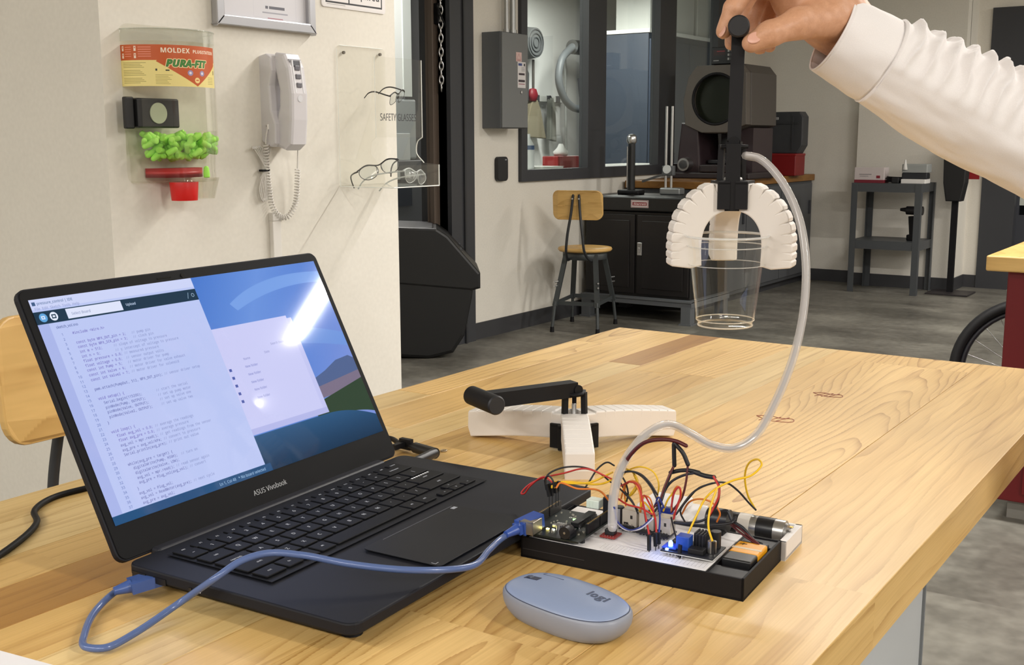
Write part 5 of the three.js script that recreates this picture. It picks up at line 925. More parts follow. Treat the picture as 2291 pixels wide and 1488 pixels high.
const WIRES=[
 ['red',0.0008,[[0.82,0.9611,-0.4584],[0.8178,0.9666,-0.4819],[0.8156,0.9595,-0.5035],[0.8133,0.9514,-0.5256],[0.8111,0.943,-0.5385],[0.8089,0.9357,-0.5441],[0.8067,0.9367,-0.5393],[0.8044,0.946,-0.5312],[0.8022,0.9574,-0.5156],[0.8,0.955,-0.5053]]],
 ['black',0.0008,[[0.8,0.9475,-0.5109],[0.808,0.9568,-0.516],[0.816,0.9627,-0.5084],[0.824,0.9651,-0.492],[0.832,0.9604,-0.4783],[0.84,0.9508,-0.4696]]],
 ['black',0.0008,[[0.8,0.9473,-0.5118],[0.8,0.9561,-0.513],[0.8,0.96,-0.5095],[0.8,0.9567,-0.5049],[0.8,0.9503,-0.5039]]],
 ['yellow',0.0009,[[0.8,0.95,-0.5058],[0.808,0.9521,-0.5099],[0.816,0.9515,-0.4944],[0.824,0.953,-0.4809],[0.832,0.9595,-0.4692],[0.84,0.9601,-0.4683]]],
 ['yellow',0.0009,[[0.805,0.9486,-0.5061],[0.812,0.9512,-0.5068],[0.819,0.9521,-0.4935],[0.826,0.9512,-0.4766],[0.833,0.9526,-0.4697],[0.84,0.9586,-0.4629]]],
 ['orange',0.0009,[[0.8,0.9508,-0.5011],[0.804,0.9541,-0.5],[0.808,0.9506,-0.485],[0.812,0.9517,-0.4693],[0.816,0.9489,-0.4653],[0.82,0.9414,-0.4604]]],
 ['black',0.0008,[[0.82,0.9486,-0.4839],[0.8275,0.9514,-0.4847],[0.835,0.9627,-0.4801],[0.8425,0.9674,-0.4753],[0.85,0.9632,-0.4722]]],
 ['black',0.0009,[[0.83,0.9508,-0.4563],[0.83,0.9625,-0.4547],[0.83,0.9671,-0.446],[0.83,0.9665,-0.4355],[0.83,0.9608,-0.4268],[0.83,0.9511,-0.4189]]],
 ['maroon',0.0018,[[0.84,0.9623,-0.4603],[0.84,0.9794,-0.4499],[0.84,0.9918,-0.4369],[0.84,0.997,-0.421],[0.84,0.9975,-0.4072],[0.84,0.995,-0.398]]],
 ['yellow',0.0007,[[0.85,0.9486,-0.4674],[0.848,0.9606,-0.4583],[0.846,0.9677,-0.4432],[0.844,0.9655,-0.4298],[0.842,0.9566,-0.4238],[0.84,0.9459,-0.4239]]],
 ['black',0.0008,[[0.83,0.9639,-0.4556],[0.83,0.9568,-0.4498],[0.83,0.9476,-0.447],[0.83,0.9401,-0.4482]]],
 ['black',0.0008,[[0.82,0.9544,-0.4508],[0.8175,0.9483,-0.4398],[0.815,0.9397,-0.4296]]],
 ['red',0.0008,[[0.81,0.9484,-0.4461],[0.8067,0.946,-0.4355],[0.8033,0.9463,-0.4201],[0.8,0.9442,-0.4075]]],
 ['yellow',0.0007,[[0.84,0.9536,-0.4539],[0.84,0.9418,-0.4555],[0.84,0.942,-0.4501],[0.84,0.9522,-0.4432],[0.84,0.9613,-0.4469]]],
 ['orange',0.0007,[[0.83,0.9359,-0.449],[0.83,0.9527,-0.4502],[0.83,0.9593,-0.4424],[0.83,0.9561,-0.4353],[0.83,0.9387,-0.4341]]],
 ['orange',0.0007,[[0.82,0.941,-0.428],[0.82,0.9508,-0.4265],[0.82,0.9509,-0.4214],[0.82,0.9407,-0.4169]]],
 ['white',0.0008,[[0.79,0.9464,-0.4392],[0.79,0.938,-0.4382],[0.79,0.9305,-0.4287],[0.79,0.9333,-0.4145],[0.79,0.9449,-0.4023]]],
 ['blue',0.0008,[[0.79,0.9474,-0.4383],[0.79,0.9356,-0.4348],[0.79,0.9306,-0.4245],[0.79,0.9352,-0.4129],[0.79,0.9448,-0.4032]]],
 ['shrink',0.0019,[[0.84,0.9946,-0.4093],[0.84,0.9852,-0.4089],[0.84,0.9762,-0.4084]]],
 ['shrink',0.0019,[[0.84,0.9952,-0.4083],[0.84,0.9884,-0.4009],[0.84,0.9791,-0.3959]]],
 ['maroon',0.001,[[0.84,0.9762,-0.4086],[0.835,0.9703,-0.4097],[0.83,0.9591,-0.4123],[0.825,0.9469,-0.4148],[0.82,0.9391,-0.4212]]],
 ['black',0.001,[[0.842,0.9756,-0.4095],[0.8365,0.9688,-0.4099],[0.831,0.9579,-0.4117],[0.8255,0.946,-0.4135],[0.82,0.9355,-0.419]]],
 ['shrink',0.0018,[[0.84,0.9693,-0.4119],[0.84,0.9727,-0.4026],[0.84,0.9741,-0.3942],[0.84,0.9737,-0.3858]]],
 ['shrink',0.002,[[0.84,0.9734,-0.3895],[0.84,0.9719,-0.3806],[0.84,0.9719,-0.3719]]],
 ['black',0.0011,[[0.84,0.974,-0.3859],[0.8375,0.9694,-0.3992],[0.835,0.963,-0.4085],[0.8325,0.9542,-0.4134],[0.83,0.9371,-0.4172]]],
 ['black',0.0011,[[0.84,0.9722,-0.3734],[0.8367,0.9683,-0.3667],[0.8333,0.9618,-0.364],[0.83,0.9508,-0.3652],[0.8267,0.9395,-0.3725],[0.8233,0.9346,-0.3852],[0.82,0.9337,-0.3972]]],
 ['maroon',0.001,[[0.84,0.9783,-0.3959],[0.8367,0.9653,-0.3956],[0.8333,0.9508,-0.3978],[0.83,0.9383,-0.4054]]],
 ['red',0.001,[[0.838,0.973,-0.3715],[0.8348,0.9661,-0.3652],[0.8315,0.9594,-0.3636],[0.8282,0.949,-0.3669],[0.825,0.9437,-0.3688]]],
 ['yellow',0.0009,[[0.9,0.9299,-0.359],[0.8908,0.9447,-0.3625],[0.8817,0.9645,-0.362],[0.8725,0.979,-0.355],[0.8633,0.9863,-0.3434],[0.8542,0.9845,-0.3366],[0.845,0.9773,-0.3415],[0.8358,0.9739,-0.3524],[0.8267,0.9676,-0.3632],[0.8175,0.9603,-0.3689],[0.8083,0.9477,-0.3723],[0.7992,0.9312,-0.3766],[0.79,0.9261,-0.3773]]],
 ['black',0.0009,[[0.83,0.9371,-0.4011],[0.8417,0.9559,-0.3903],[0.8533,0.9616,-0.3802],[0.865,0.9607,-0.3718],[0.8767,0.9519,-0.3662],[0.8883,0.9386,-0.3602],[0.9,0.9295,-0.3585]]],
 ['yellow',0.0009,[[0.82,0.9699,-0.3603],[0.8117,0.9545,-0.362],[0.8033,0.9421,-0.3593],[0.795,0.932,-0.351]]],
 ['orange',0.0008,[[0.84,0.9343,-0.4006],[0.84,0.9467,-0.3935],[0.84,0.9511,-0.3831],[0.84,0.9496,-0.3727],[0.84,0.9419,-0.3658],[0.84,0.9341,-0.3682]]],
 ['yellow',0.0008,[[0.83,0.9379,-0.4129],[0.83,0.9487,-0.4088],[0.83,0.959,-0.4016]]],
 ['orange',0.0008,[[0.83,0.9393,-0.4054],[0.83,0.9566,-0.4037],[0.83,0.9617,-0.4001],[0.83,0.9578,-0.3969],[0.83,0.9486,-0.3982],[0.83,0.9357,-0.4032]]],
 ['black',0.0014,[[0.825,0.9316,-0.3996],[0.8312,0.9301,-0.3847],[0.8375,0.9323,-0.367],[0.8438,0.9347,-0.3566],[0.85,0.9369,-0.3563]]],
 ['black',0.0013,[[0.85,0.9408,-0.3677],[0.849,0.9419,-0.3632],[0.848,0.9351,-0.3584],[0.847,0.9306,-0.3477],[0.846,0.9222,-0.337],[0.845,0.921,-0.3305]]],
 ['maroon',0.001,[[0.85,0.9302,-0.3602],[0.8467,0.9269,-0.3515],[0.8433,0.9239,-0.3419],[0.84,0.922,-0.3325]]],
 ['maroon',0.001,[[0.852,0.9307,-0.36],[0.848,0.9288,-0.3501],[0.844,0.9251,-0.3403],[0.84,0.9223,-0.3311]]],
 ['red',0.0008,[[0.79,0.9301,-0.4054],[0.798,0.9419,-0.413],[0.806,0.9512,-0.42],[0.814,0.9614,-0.4288],[0.822,0.9607,-0.4407],[0.83,0.9528,-0.4538]]],
 ['red',0.0008,[[0.795,0.9304,-0.4013],[0.8038,0.9413,-0.4075],[0.8125,0.9498,-0.4181],[0.8212,0.9514,-0.4265],[0.83,0.944,-0.4348]]],
 ['blue',0.0008,[[0.797,0.929,-0.4002],[0.808,0.9396,-0.405],[0.819,0.9489,-0.4129],[0.83,0.9358,-0.4237]]],
 ['maroon',0.0008,[[0.79,0.9303,-0.4044],[0.805,0.9344,-0.416],[0.82,0.9383,-0.4256]]],
 ['black',0.0008,[[0.79,0.9269,-0.3782],[0.805,0.9307,-0.3897],[0.82,0.9371,-0.4004]]],
 ['orange',0.0007,[[0.82,0.9366,-0.4293],[0.8225,0.9525,-0.432],[0.825,0.9601,-0.4401],[0.8275,0.9565,-0.448],[0.83,0.9415,-0.4537]]],
 ['yellow',0.0008,[[0.83,0.9413,-0.4492],[0.8325,0.9488,-0.444],[0.835,0.9579,-0.4405],[0.8375,0.9644,-0.4469],[0.84,0.9655,-0.455]]],
 ['black',0.0008,[[0.84,0.9572,-0.4617],[0.8375,0.9647,-0.4514],[0.835,0.9635,-0.4378],[0.8325,0.9559,-0.4265],[0.83,0.9468,-0.419]]],
 ['blue',0.0008,[[0.825,0.9372,-0.413],[0.825,0.9455,-0.4172],[0.825,0.9509,-0.4151],[0.825,0.9428,-0.4099]]],
 ['black',0.0008,[[0.82,0.935,-0.432],[0.825,0.9424,-0.4398],[0.83,0.9475,-0.4493],[0.835,0.9531,-0.4566]]],
 ['red',0.0008,[[0.825,0.9346,-0.4007],[0.825,0.945,-0.3983],[0.825,0.9565,-0.3949],[0.825,0.9632,-0.3961],[0.825,0.9585,-0.4002],[0.825,0.9451,-0.4031]]],
 ['yellow',0.0008,[[0.82,0.9341,-0.4158],[0.82,0.9412,-0.4207],[0.82,0.946,-0.4273],[0.82,0.9374,-0.4304]]],
 ['black',0.0008,[[0.83,0.9317,-0.3925],[0.835,0.939,-0.3994],[0.84,0.9507,-0.3936],[0.845,0.9585,-0.3878],[0.85,0.9634,-0.3777]]],
];
const PLUGS=[[[0.785,0.919,-0.4026],[0.785,0.9321,-0.4029]],[[0.79,0.9216,-0.3993],[0.79,0.9331,-0.4]],[[0.795,0.9221,-0.399],[0.795,0.9317,-0.3994]],[[0.785,0.919,-0.3755],[0.785,0.9291,-0.375]],[[0.79,0.9255,-0.3486],[0.79,0.9359,-0.3487]],[[0.8,0.9414,-0.5085],[0.8,0.9524,-0.5109]],[[0.803,0.9416,-0.5072],[0.803,0.9528,-0.5086]],[[0.806,0.9436,-0.5053],[0.806,0.9532,-0.5068]],[[0.81,0.9442,-0.5055],[0.81,0.9533,-0.5051]]];
const HOSE=[[1.0809,1.2324,-0.4545],[1.0837,1.2293,-0.4403],[1.0826,1.2097,-0.4181],[1.0779,1.1754,-0.3966],[1.0669,1.1374,-0.3833],[1.05,1.0916,-0.3761],[1.0285,1.0467,-0.3761],[1.0021,1.0027,-0.3833],[0.9777,0.974,-0.3924],[0.9551,0.9652,-0.4048],[0.9438,0.9685,-0.4223],[0.9347,0.9788,-0.4387],[0.9165,0.9895,-0.4506],[0.8878,0.9886,-0.4564],[0.8592,0.9781,-0.459],[0.824,0.9654,-0.4528],[0.8018,0.9528,-0.4454],[0.7807,0.9336,-0.4346]];

{
  const col = { red: M(0xb52a24, 0.4), maroon: M(0x4e1012, 0.4), black: M(0x15151a, 0.4), yellow: M(0xe8b912, 0.4), orange: M(0xd2721e, 0.4), blue: M(0x24357e, 0.4), white: M(0xcfc9cc, 0.45), shrink: M(0x121214, 0.5) };
  const say = { red: 'thin red jumper wire arching over the circuit boards', maroon: 'dark red lead looping between motor drivers and pump', black: 'thin black jumper wire arching over the circuit boards', yellow: 'yellow jumper wire looping over the circuit boards', orange: 'orange jumper wire looping over the relay blocks', blue: 'dark blue jumper wire curling near the sensor', white: 'whitish jumper wire curling near the red sensor', shrink: 'black heat shrink sleeve joining the pump leads' };
  const made = WIRES.map(([c, r, p]) => {
    const t = thing(c === 'shrink' ? 'heat_shrink' : 'jumper_wire', say[c], 'wire', p[0], 0, c === 'shrink' ? 'heat shrink sleeves on the leads' : c + ' wires on the control box');
    mesh(c === 'shrink' ? 'sleeve' : 'lead', rel(tube(p, r, p.length * 10, 7), t), col[c], t);
    return { t, p, c };
  });
  for (const [a, b] of PLUGS) {
    let best, bd = 1e9; for (const w of made) { if (w.c === 'shrink') continue; for (const e of [w.p[0], w.p[w.p.length - 1]]) { const d = Math.hypot(e[0] - b[0], e[1] - b[1], e[2] - b[2]); if (d < bd) { bd = d; best = w; } } }
    mesh('plug', rel([bar(a, b, 0.0025, 0.0025), rod([a[0], a[1] > 0.935 ? 0.931 : Math.max(a[1] - 0.004, 0.917), a[2]], a, 0.0004, 0.0004, 5)], best.t), M(0x111114, 0.45), best.t);
  }
}

// ---------------------------------------------------------------- soft grippers
const SILICONE = M(0xe9e2da, 0.42, { sheen: 0.3, sheenRoughness: 0.5, sheenColor: new THREE.Color(1, 0.95, 0.9), transmission: 0.12, thickness: 0, key: 'silicone' });
const HOSEMAT = M(0xf6f4f2, 0.15, { transmission: 0.72, thickness: 0, ior: 1.42, key: 'hosemat' });
// one bellows finger: profile in the plane of bending, chambers on the outside, swept with constant curvature
function fingerGeo(L, H, width, bend, chambers = 10, open = 0.5) {
  const ang = s => bend * Math.sin(Math.PI / 2 * Math.max(0, Math.min(1, s / (0.9 * L)))), NS = 200, X = [0], Y = [0]; // the bend eases off towards the tip
  for (let i = 0; i < NS + 20; i++) { const f = ang((i + 0.5) / NS * L); X.push(X[i] + Math.cos(f) * L / NS); Y.push(Y[i] - Math.sin(f) * L / NS); }
  const map = (s, h) => { const q = Math.max(0, Math.min(NS + 19.99, s / L * NS)), i = Math.floor(q), t = q - i, f = ang(s); return [X[i] + (X[i + 1] - X[i]) * t + h * Math.sin(f), Y[i] + (Y[i + 1] - Y[i]) * t + h * Math.cos(f)]; };
  const out = [], n = 40;
  for (let i = 0; i <= n; i++) out.push(map(L * i / n, 0));
  out.push(map(L + 0.002, H * 0.35));
  const cl = L / chambers;
  for (let c = chambers - 1; c >= 0; c--) {
    const a = cl * c, b = cl * (c + 1), gap = cl * (0.05 + 0.1 * open), hh = H * (c === 0 ? 0.94 : 1), vee = c === 0 ? 0 : cl * 0.1 * open;
    out.push(map(b - gap, hh * 0.97), map(b - gap * 2, hh), map(a + gap * 2, hh), map(a + gap, hh * 0.97));
    if (c > 0) out.push(map(a + gap * 0.6, hh * (0.84 - 0.08 * open)), map(a, hh * (0.76 - 0.14 * open)), map(a - gap * 0.5, hh * (0.84 - 0.08 * open)));
  }
  return extrude(out, width - 0.003, 0.0015).translate(0, 0, -width / 2 + 0.0015);
}
function gripper(name, label, pos, fingerTurns, bend, L, H, fw, lift, armDir, extra = {}) {
  const t = thing(name, label, 'gripper', pos);
  const hubR = extra.hubR || 0.0165, hubH = 0.028, m = M(0x131214, 0.6, { specularIntensity: 0.5 }), cageH = 0.037;
  mesh('hub', [lathe([[0, 0], [hubR * 0.9, 0], [hubR, 0.002], [hubR, hubH - 0.003], [hubR * 0.9, hubH], [0, hubH]], 6)], m, t);
  fingerTurns.forEach((a, i) => {
    const b = Array.isArray(bend) ? bend[i] : bend;
    const f = mesh('finger', fingerGeo(L, H, fw, b, 10, Math.min(1, b / 1.5)).rotateZ(extra.droop || 0).translate(hubR * 0.5, lift, 0).rotateY(a), SILICONE, t);
    mesh('finger_socket', [box(0.012, hubH * 0.94, 0.004, hubR * 0.95, hubH * 0.5, fw / 2 + 0.0015), box(0.012, hubH * 0.94, 0.004, hubR * 0.95, hubH * 0.5, -fw / 2 - 0.0015), box(0.012, 0.003, fw + 0.007, hubR * 0.95, hubH * 0.98, 0)].map(g => plain(g)).reduce((l, g) => (l.push(g.rotateY(a)), l), []), m, t);
    const q = a + Math.PI / 3;
    mesh('post', [bar([Math.cos(q) * 0.0135, hubH - 0.001, -Math.sin(q) * 0.0135], [Math.cos(q) * 0.0125, hubH + cageH, -Math.sin(q) * 0.0125], 0.005, 0.006, [Math.cos(q), 0, -Math.sin(q)])], m, t);
  });
  mesh('cage_top', [lathe([[0.007, hubH + cageH - 0.004], [0.0155, hubH + cageH - 0.004], [0.0155, hubH + cageH], [0.007, hubH + cageH], [0.007, hubH + cageH - 0.004]], 6)], m, t);
  mesh('air_fitting', lathe([[0, hubH], [0.01, hubH], [0.009, hubH + 0.004], [0.0028, hubH + 0.006], [0.0028, hubH + 0.022], [0, hubH + 0.022]], 16), M(0xa9a7a5, 0.35, { metalness: 0.5 }), t);
  if (extra.plate) mesh('bracket_plate', box(0.006, hubH + cageH + 0.002, 0.0145, 0.0135, (hubH + cageH) / 2, 0, 0.0006).rotateY(extra.plate), m, t);
  // swinging handle
  const y0 = hubH + cageH + 0.003, A = V(0, y0, 0), E = A.clone().addScaledVector(V(...armDir).normalize(), extra.arm || 0.12);
  const ax = V(...extra.axis).normalize();
  mesh('hinge', [rod(A.clone().addScaledVector(ax, -0.01).toArray(), A.clone().addScaledVector(ax, 0.01).toArray(), 0.0055, 0.0055, 14), box(0.006, 0.006, 0.016, 0, y0 - 0.003, 0)], m, t);
  mesh('arm', bar(A.toArray(), E.toArray(), extra.thick || 0.0135, 0.0165, extra.axis), m, t);
  const h = mesh('handle', [rod(E.clone().addScaledVector(ax, -0.028).toArray(), E.clone().addScaledVector(ax, 0.028).toArray(), 0.0106, 0.0106, 28)], m, t);
  for (const s of [-1, 1]) mesh('handle_end', rod(E.clone().addScaledVector(ax, s * 0.0295).toArray(), E.clone().addScaledVector(ax, s * 0.028).toArray(), 0.0092, 0.0106, 28), M(0x1b1a1d, 0.5), h);
  return t;
}
const D2R = Math.PI / 180;
// lying on the table: fingers stretched out flat
gripper('soft_gripper', 'soft gripper with flat white fingers resting on the wood', [1.078, TABLE + 0.001, -0.652], [30 * D2R, 262 * D2R, 146 * D2R].map(a => -a), [0.13, 0.13, 0.16], 0.118, 0.028, 0.031, 0.0125, [-0.9, 0.0, -0.436], { axis: [-0.436, 0, 0.9], arm: 0.117, thick: 0.0168 });
// held over the table: fingers curled round the cup
const HG = [1.0797, 1.1783, -0.4667];
gripper('soft_gripper', 'soft gripper with curled ribbed fingers clasping clear cup', HG, [33 * D2R, 128 * D2R, -80 * D2R], [1.55, 1.62, 1.62], 0.07, 0.0285, 0.026, 0.0, [0.08, 1, -0.02], { axis: [0.92, 0.05, -0.39], arm: 0.113, hubR: 0.0135, plate: 203 * D2R });
{
  const t = thing('air_hose', 'clear silicone hose looping from held gripper to circuit board', 'hose', [0.95, TABLE + 0.06, -0.42]);
  mesh('hose', rel(tube(HOSE, 0.0041, 320, 14), t), HOSEMAT, t);
  mesh('bore', rel(tube(HOSE, 0.002, 320, 8), t), M(0xb9b3b0, 0.3, { transmission: 0.4, thickness: 0, key: 'bore' }), t);
}
{ // plastic cup
  const t = thing('plastic_cup', 'clear plastic cup held in mid-air by curled gripper', 'cup', [1.0595, 1.062, -0.462]);
  const clear = M(0xfdfdfb, 0.03, { transmission: 1, thickness: 0, ior: 1.5, key: 'cup' });
  const wall = mesh('cup_wall', lathe([[0.0255, 0.0], [0.0258, 0.004], [0.0275, 0.006], [0.029, 0.02], [0.0335, 0.062], [0.0352, 0.0625], [0.0362, 0.078], [0.0378, 0.09]], 56), clear, t);
  mesh('rim', new THREE.TorusGeometry(0.0385, 0.0013, 8, 64).rotateX(Math.PI / 2).translate(0, 0.091, 0), M(0xf4f4f2, 0.08, { transmission: 0.6, thickness: 0, key: 'cuprim' }), wall);
  mesh('step_ring', [new THREE.TorusGeometry(0.0354, 0.0005, 6, 56).rotateX(Math.PI / 2).translate(0, 0.0625, 0), new THREE.TorusGeometry(0.0368, 0.0007, 6, 56).rotateX(Math.PI / 2).translate(0, 0.081, 0)], M(0xf4f4f2, 0.08, { transmission: 0.7, thickness: 0, key: 'cuprim2' }), wall);
  mesh('cup_base', lathe([[0, 0.0035], [0.018, 0.003], [0.0235, 0.001], [0.0255, 0.0]], 48), clear, t);
  mesh('base_ring', [new THREE.TorusGeometry(0.0255, 0.0009, 6, 56).rotateX(Math.PI / 2).translate(0, 0.0006, 0), new THREE.TorusGeometry(0.0272, 0.0006, 6, 56).rotateX(Math.PI / 2).translate(0, 0.0062, 0)], M(0xf6efe2, 0.08, { transmission: 0.6, thickness: 0, key: 'cupring' }), t);
  t.scale.set(1.07, 1.0, 1.07); t.rotation.z = 0.012;
}

// ---------------------------------------------------------------- the person holding the gripper
function surfaceNet(f, lo, hi, cell) {
  const n = lo.map((l, i) => Math.ceil((hi[i] - l) / cell) + 1), [nx, ny, nz] = n, F = new Float32Array(nx * ny * nz), id = (i, j, k) => (k * ny + j) * nx + i;
  for (let k = 0; k < nz; k++) for (let j = 0; j < ny; j++) for (let i = 0; i < nx; i++) F[id(i, j, k)] = f(lo[0] + i * cell, lo[1] + j * cell, lo[2] + k * cell);
  const vid = new Int32Array(nx * ny * nz).fill(-1), pos = [], idx = [];
  const E = []; for (let a = 0; a < 8; a++) for (const b of [1, 2, 4]) if (!(a & b)) E.push([a, a | b]);
  for (let k = 0; k < nz - 1; k++) for (let j = 0; j < ny - 1; j++) for (let i = 0; i < nx - 1; i++) {
    const v = []; for (let c = 0; c < 8; c++) v.push(F[id(i + (c & 1), j + (c >> 1 & 1), k + (c >> 2 & 1))]);
    let x = 0, y = 0, z = 0, m = 0;
    for (const [a, b] of E) if ((v[a] < 0) !== (v[b] < 0)) { const t = v[a] / (v[a] - v[b]); x += (a & 1) + t * ((b & 1) - (a & 1)); y += (a >> 1 & 1) + t * ((b >> 1 & 1) - (a >> 1 & 1)); z += (a >> 2 & 1) + t * ((b >> 2 & 1) - (a >> 2 & 1)); m++; }
    if (m) { vid[id(i, j, k)] = pos.length / 3; pos.push(lo[0] + (i + x / m) * cell, lo[1] + (j + y / m) * cell, lo[2] + (k + z / m) * cell); }
  }
  const quad = (a, b, c, d, fl) => { if (a < 0 || b < 0 || c < 0 || d < 0) return; fl ? idx.push(a, b, c, a, c, d) : idx.push(a, c, b, a, d, c); };
  for (let k = 1; k < nz - 1; k++) for (let j = 1; j < ny - 1; j++) for (let i = 1; i < nx - 1; i++) {
    const s = F[id(i, j, k)] < 0;
    if (s !== (F[id(i + 1, j, k)] < 0)) quad(vid[id(i, j - 1, k - 1)], vid[id(i, j, k - 1)], vid[id(i, j, k)], vid[id(i, j - 1, k)], s);
    if (s !== (F[id(i, j + 1, k)] < 0)) quad(vid[id(i - 1, j, k - 1)], vid[id(i - 1, j, k)], vid[id(i, j, k)], vid[id(i, j, k - 1)], s);
    if (s !== (F[id(i, j, k + 1)] < 0)) quad(vid[id(i - 1, j - 1, k)], vid[id(i, j - 1, k)], vid[id(i, j, k)], vid[id(i - 1, j, k)], s);
  }
  const g = new THREE.BufferGeometry(); g.setAttribute('position', new THREE.Float32BufferAttribute(pos, 3)); g.setIndex(idx);
  // smooth normals from the field itself
  const N = new Float32Array(pos.length), h = cell * 0.6;
  for (let i = 0; i < pos.length; i += 3) { const [x, y, z] = [pos[i], pos[i + 1], pos[i + 2]]; const a = f(x + h, y, z) - f(x - h, y, z), b = f(x, y + h, z) - f(x, y - h, z), c = f(x, y, z + h) - f(x, y, z - h), L = Math.hypot(a, b, c) || 1; N[i] = a / L; N[i + 1] = b / L; N[i + 2] = c / L; }
  g.setAttribute('normal', new THREE.BufferAttribute(N, 3)); g.setAttribute('uv', new THREE.BufferAttribute(new Float32Array(pos.length / 3 * 2), 2));
  return g;
}
const smin = (a, b, k) => { const h = Math.max(k - Math.abs(a - b), 0) / k; return Math.min(a, b) - h * h * k * 0.25; };
const cone = (x, y, z, a, b) => { // tapered capsule, each end [x,y,z,r]
  const bx = b[0] - a[0], by = b[1] - a[1], bz = b[2] - a[2], px = x - a[0], py = y - a[1], pz = z - a[2], t = Math.max(0, Math.min(1, (px * bx + py * by + pz * bz) / (bx * bx + by * by + bz * bz)));
  return Math.hypot(px - bx * t, py - by * t, pz - bz * t) - (a[3] + (b[3] - a[3]) * t);
};
const chain = (x, y, z, c, k) => { let d = 1e9; for (let i = 0; i < c.length - 1; i++) d = i ? smin(d, cone(x, y, z, c[i], c[i + 1]), k) : cone(x, y, z, c[0], c[1]); return d; };
const PALM=[[1.2104,1.3289,-0.3608,0.027],[1.1875,1.362,-0.3971,0.027],[1.1764,1.3786,-0.4129,0.03],[1.1594,1.3939,-0.4334,0.026],[1.1489,1.4091,-0.4444,0.022]];
const PALM2=[[1.1947,1.3728,-0.4023,0.026],[1.1843,1.4125,-0.4386,0.022],[1.1556,1.4242,-0.4571,0.017]];
const FINGERS=[
 [[1.1261,1.413,-0.4429,0.0125],[1.1022,1.4024,-0.4621,0.0105],[1.0878,1.3778,-0.4756,0.0092],[1.0831,1.3553,-0.4829,0.0078]],
 [[1.1468,1.4213,-0.4512,0.0125],[1.1237,1.4018,-0.47,0.0105],[1.1109,1.3706,-0.4829,0.0092],[1.1064,1.3456,-0.4836,0.0078]],
 [[1.1704,1.4215,-0.4579,0.012],[1.1579,1.3991,-0.4766,0.01],[1.1504,1.3672,-0.4833,0.009],[1.1461,1.3434,-0.4698,0.0078]],
 [[1.19,1.4147,-0.4578,0.0105],[1.1814,1.3897,-0.4718,0.009],[1.1734,1.3639,-0.4757,0.008],[1.1667,1.3455,-0.4673,0.0068]]];
const THUMB=[[1.1512,1.3669,-0.4013,0.02],[1.1123,1.3616,-0.417,0.0148],[1.0833,1.3501,-0.4343,0.0118],[1.0732,1.3416,-0.4484,0.0098]];
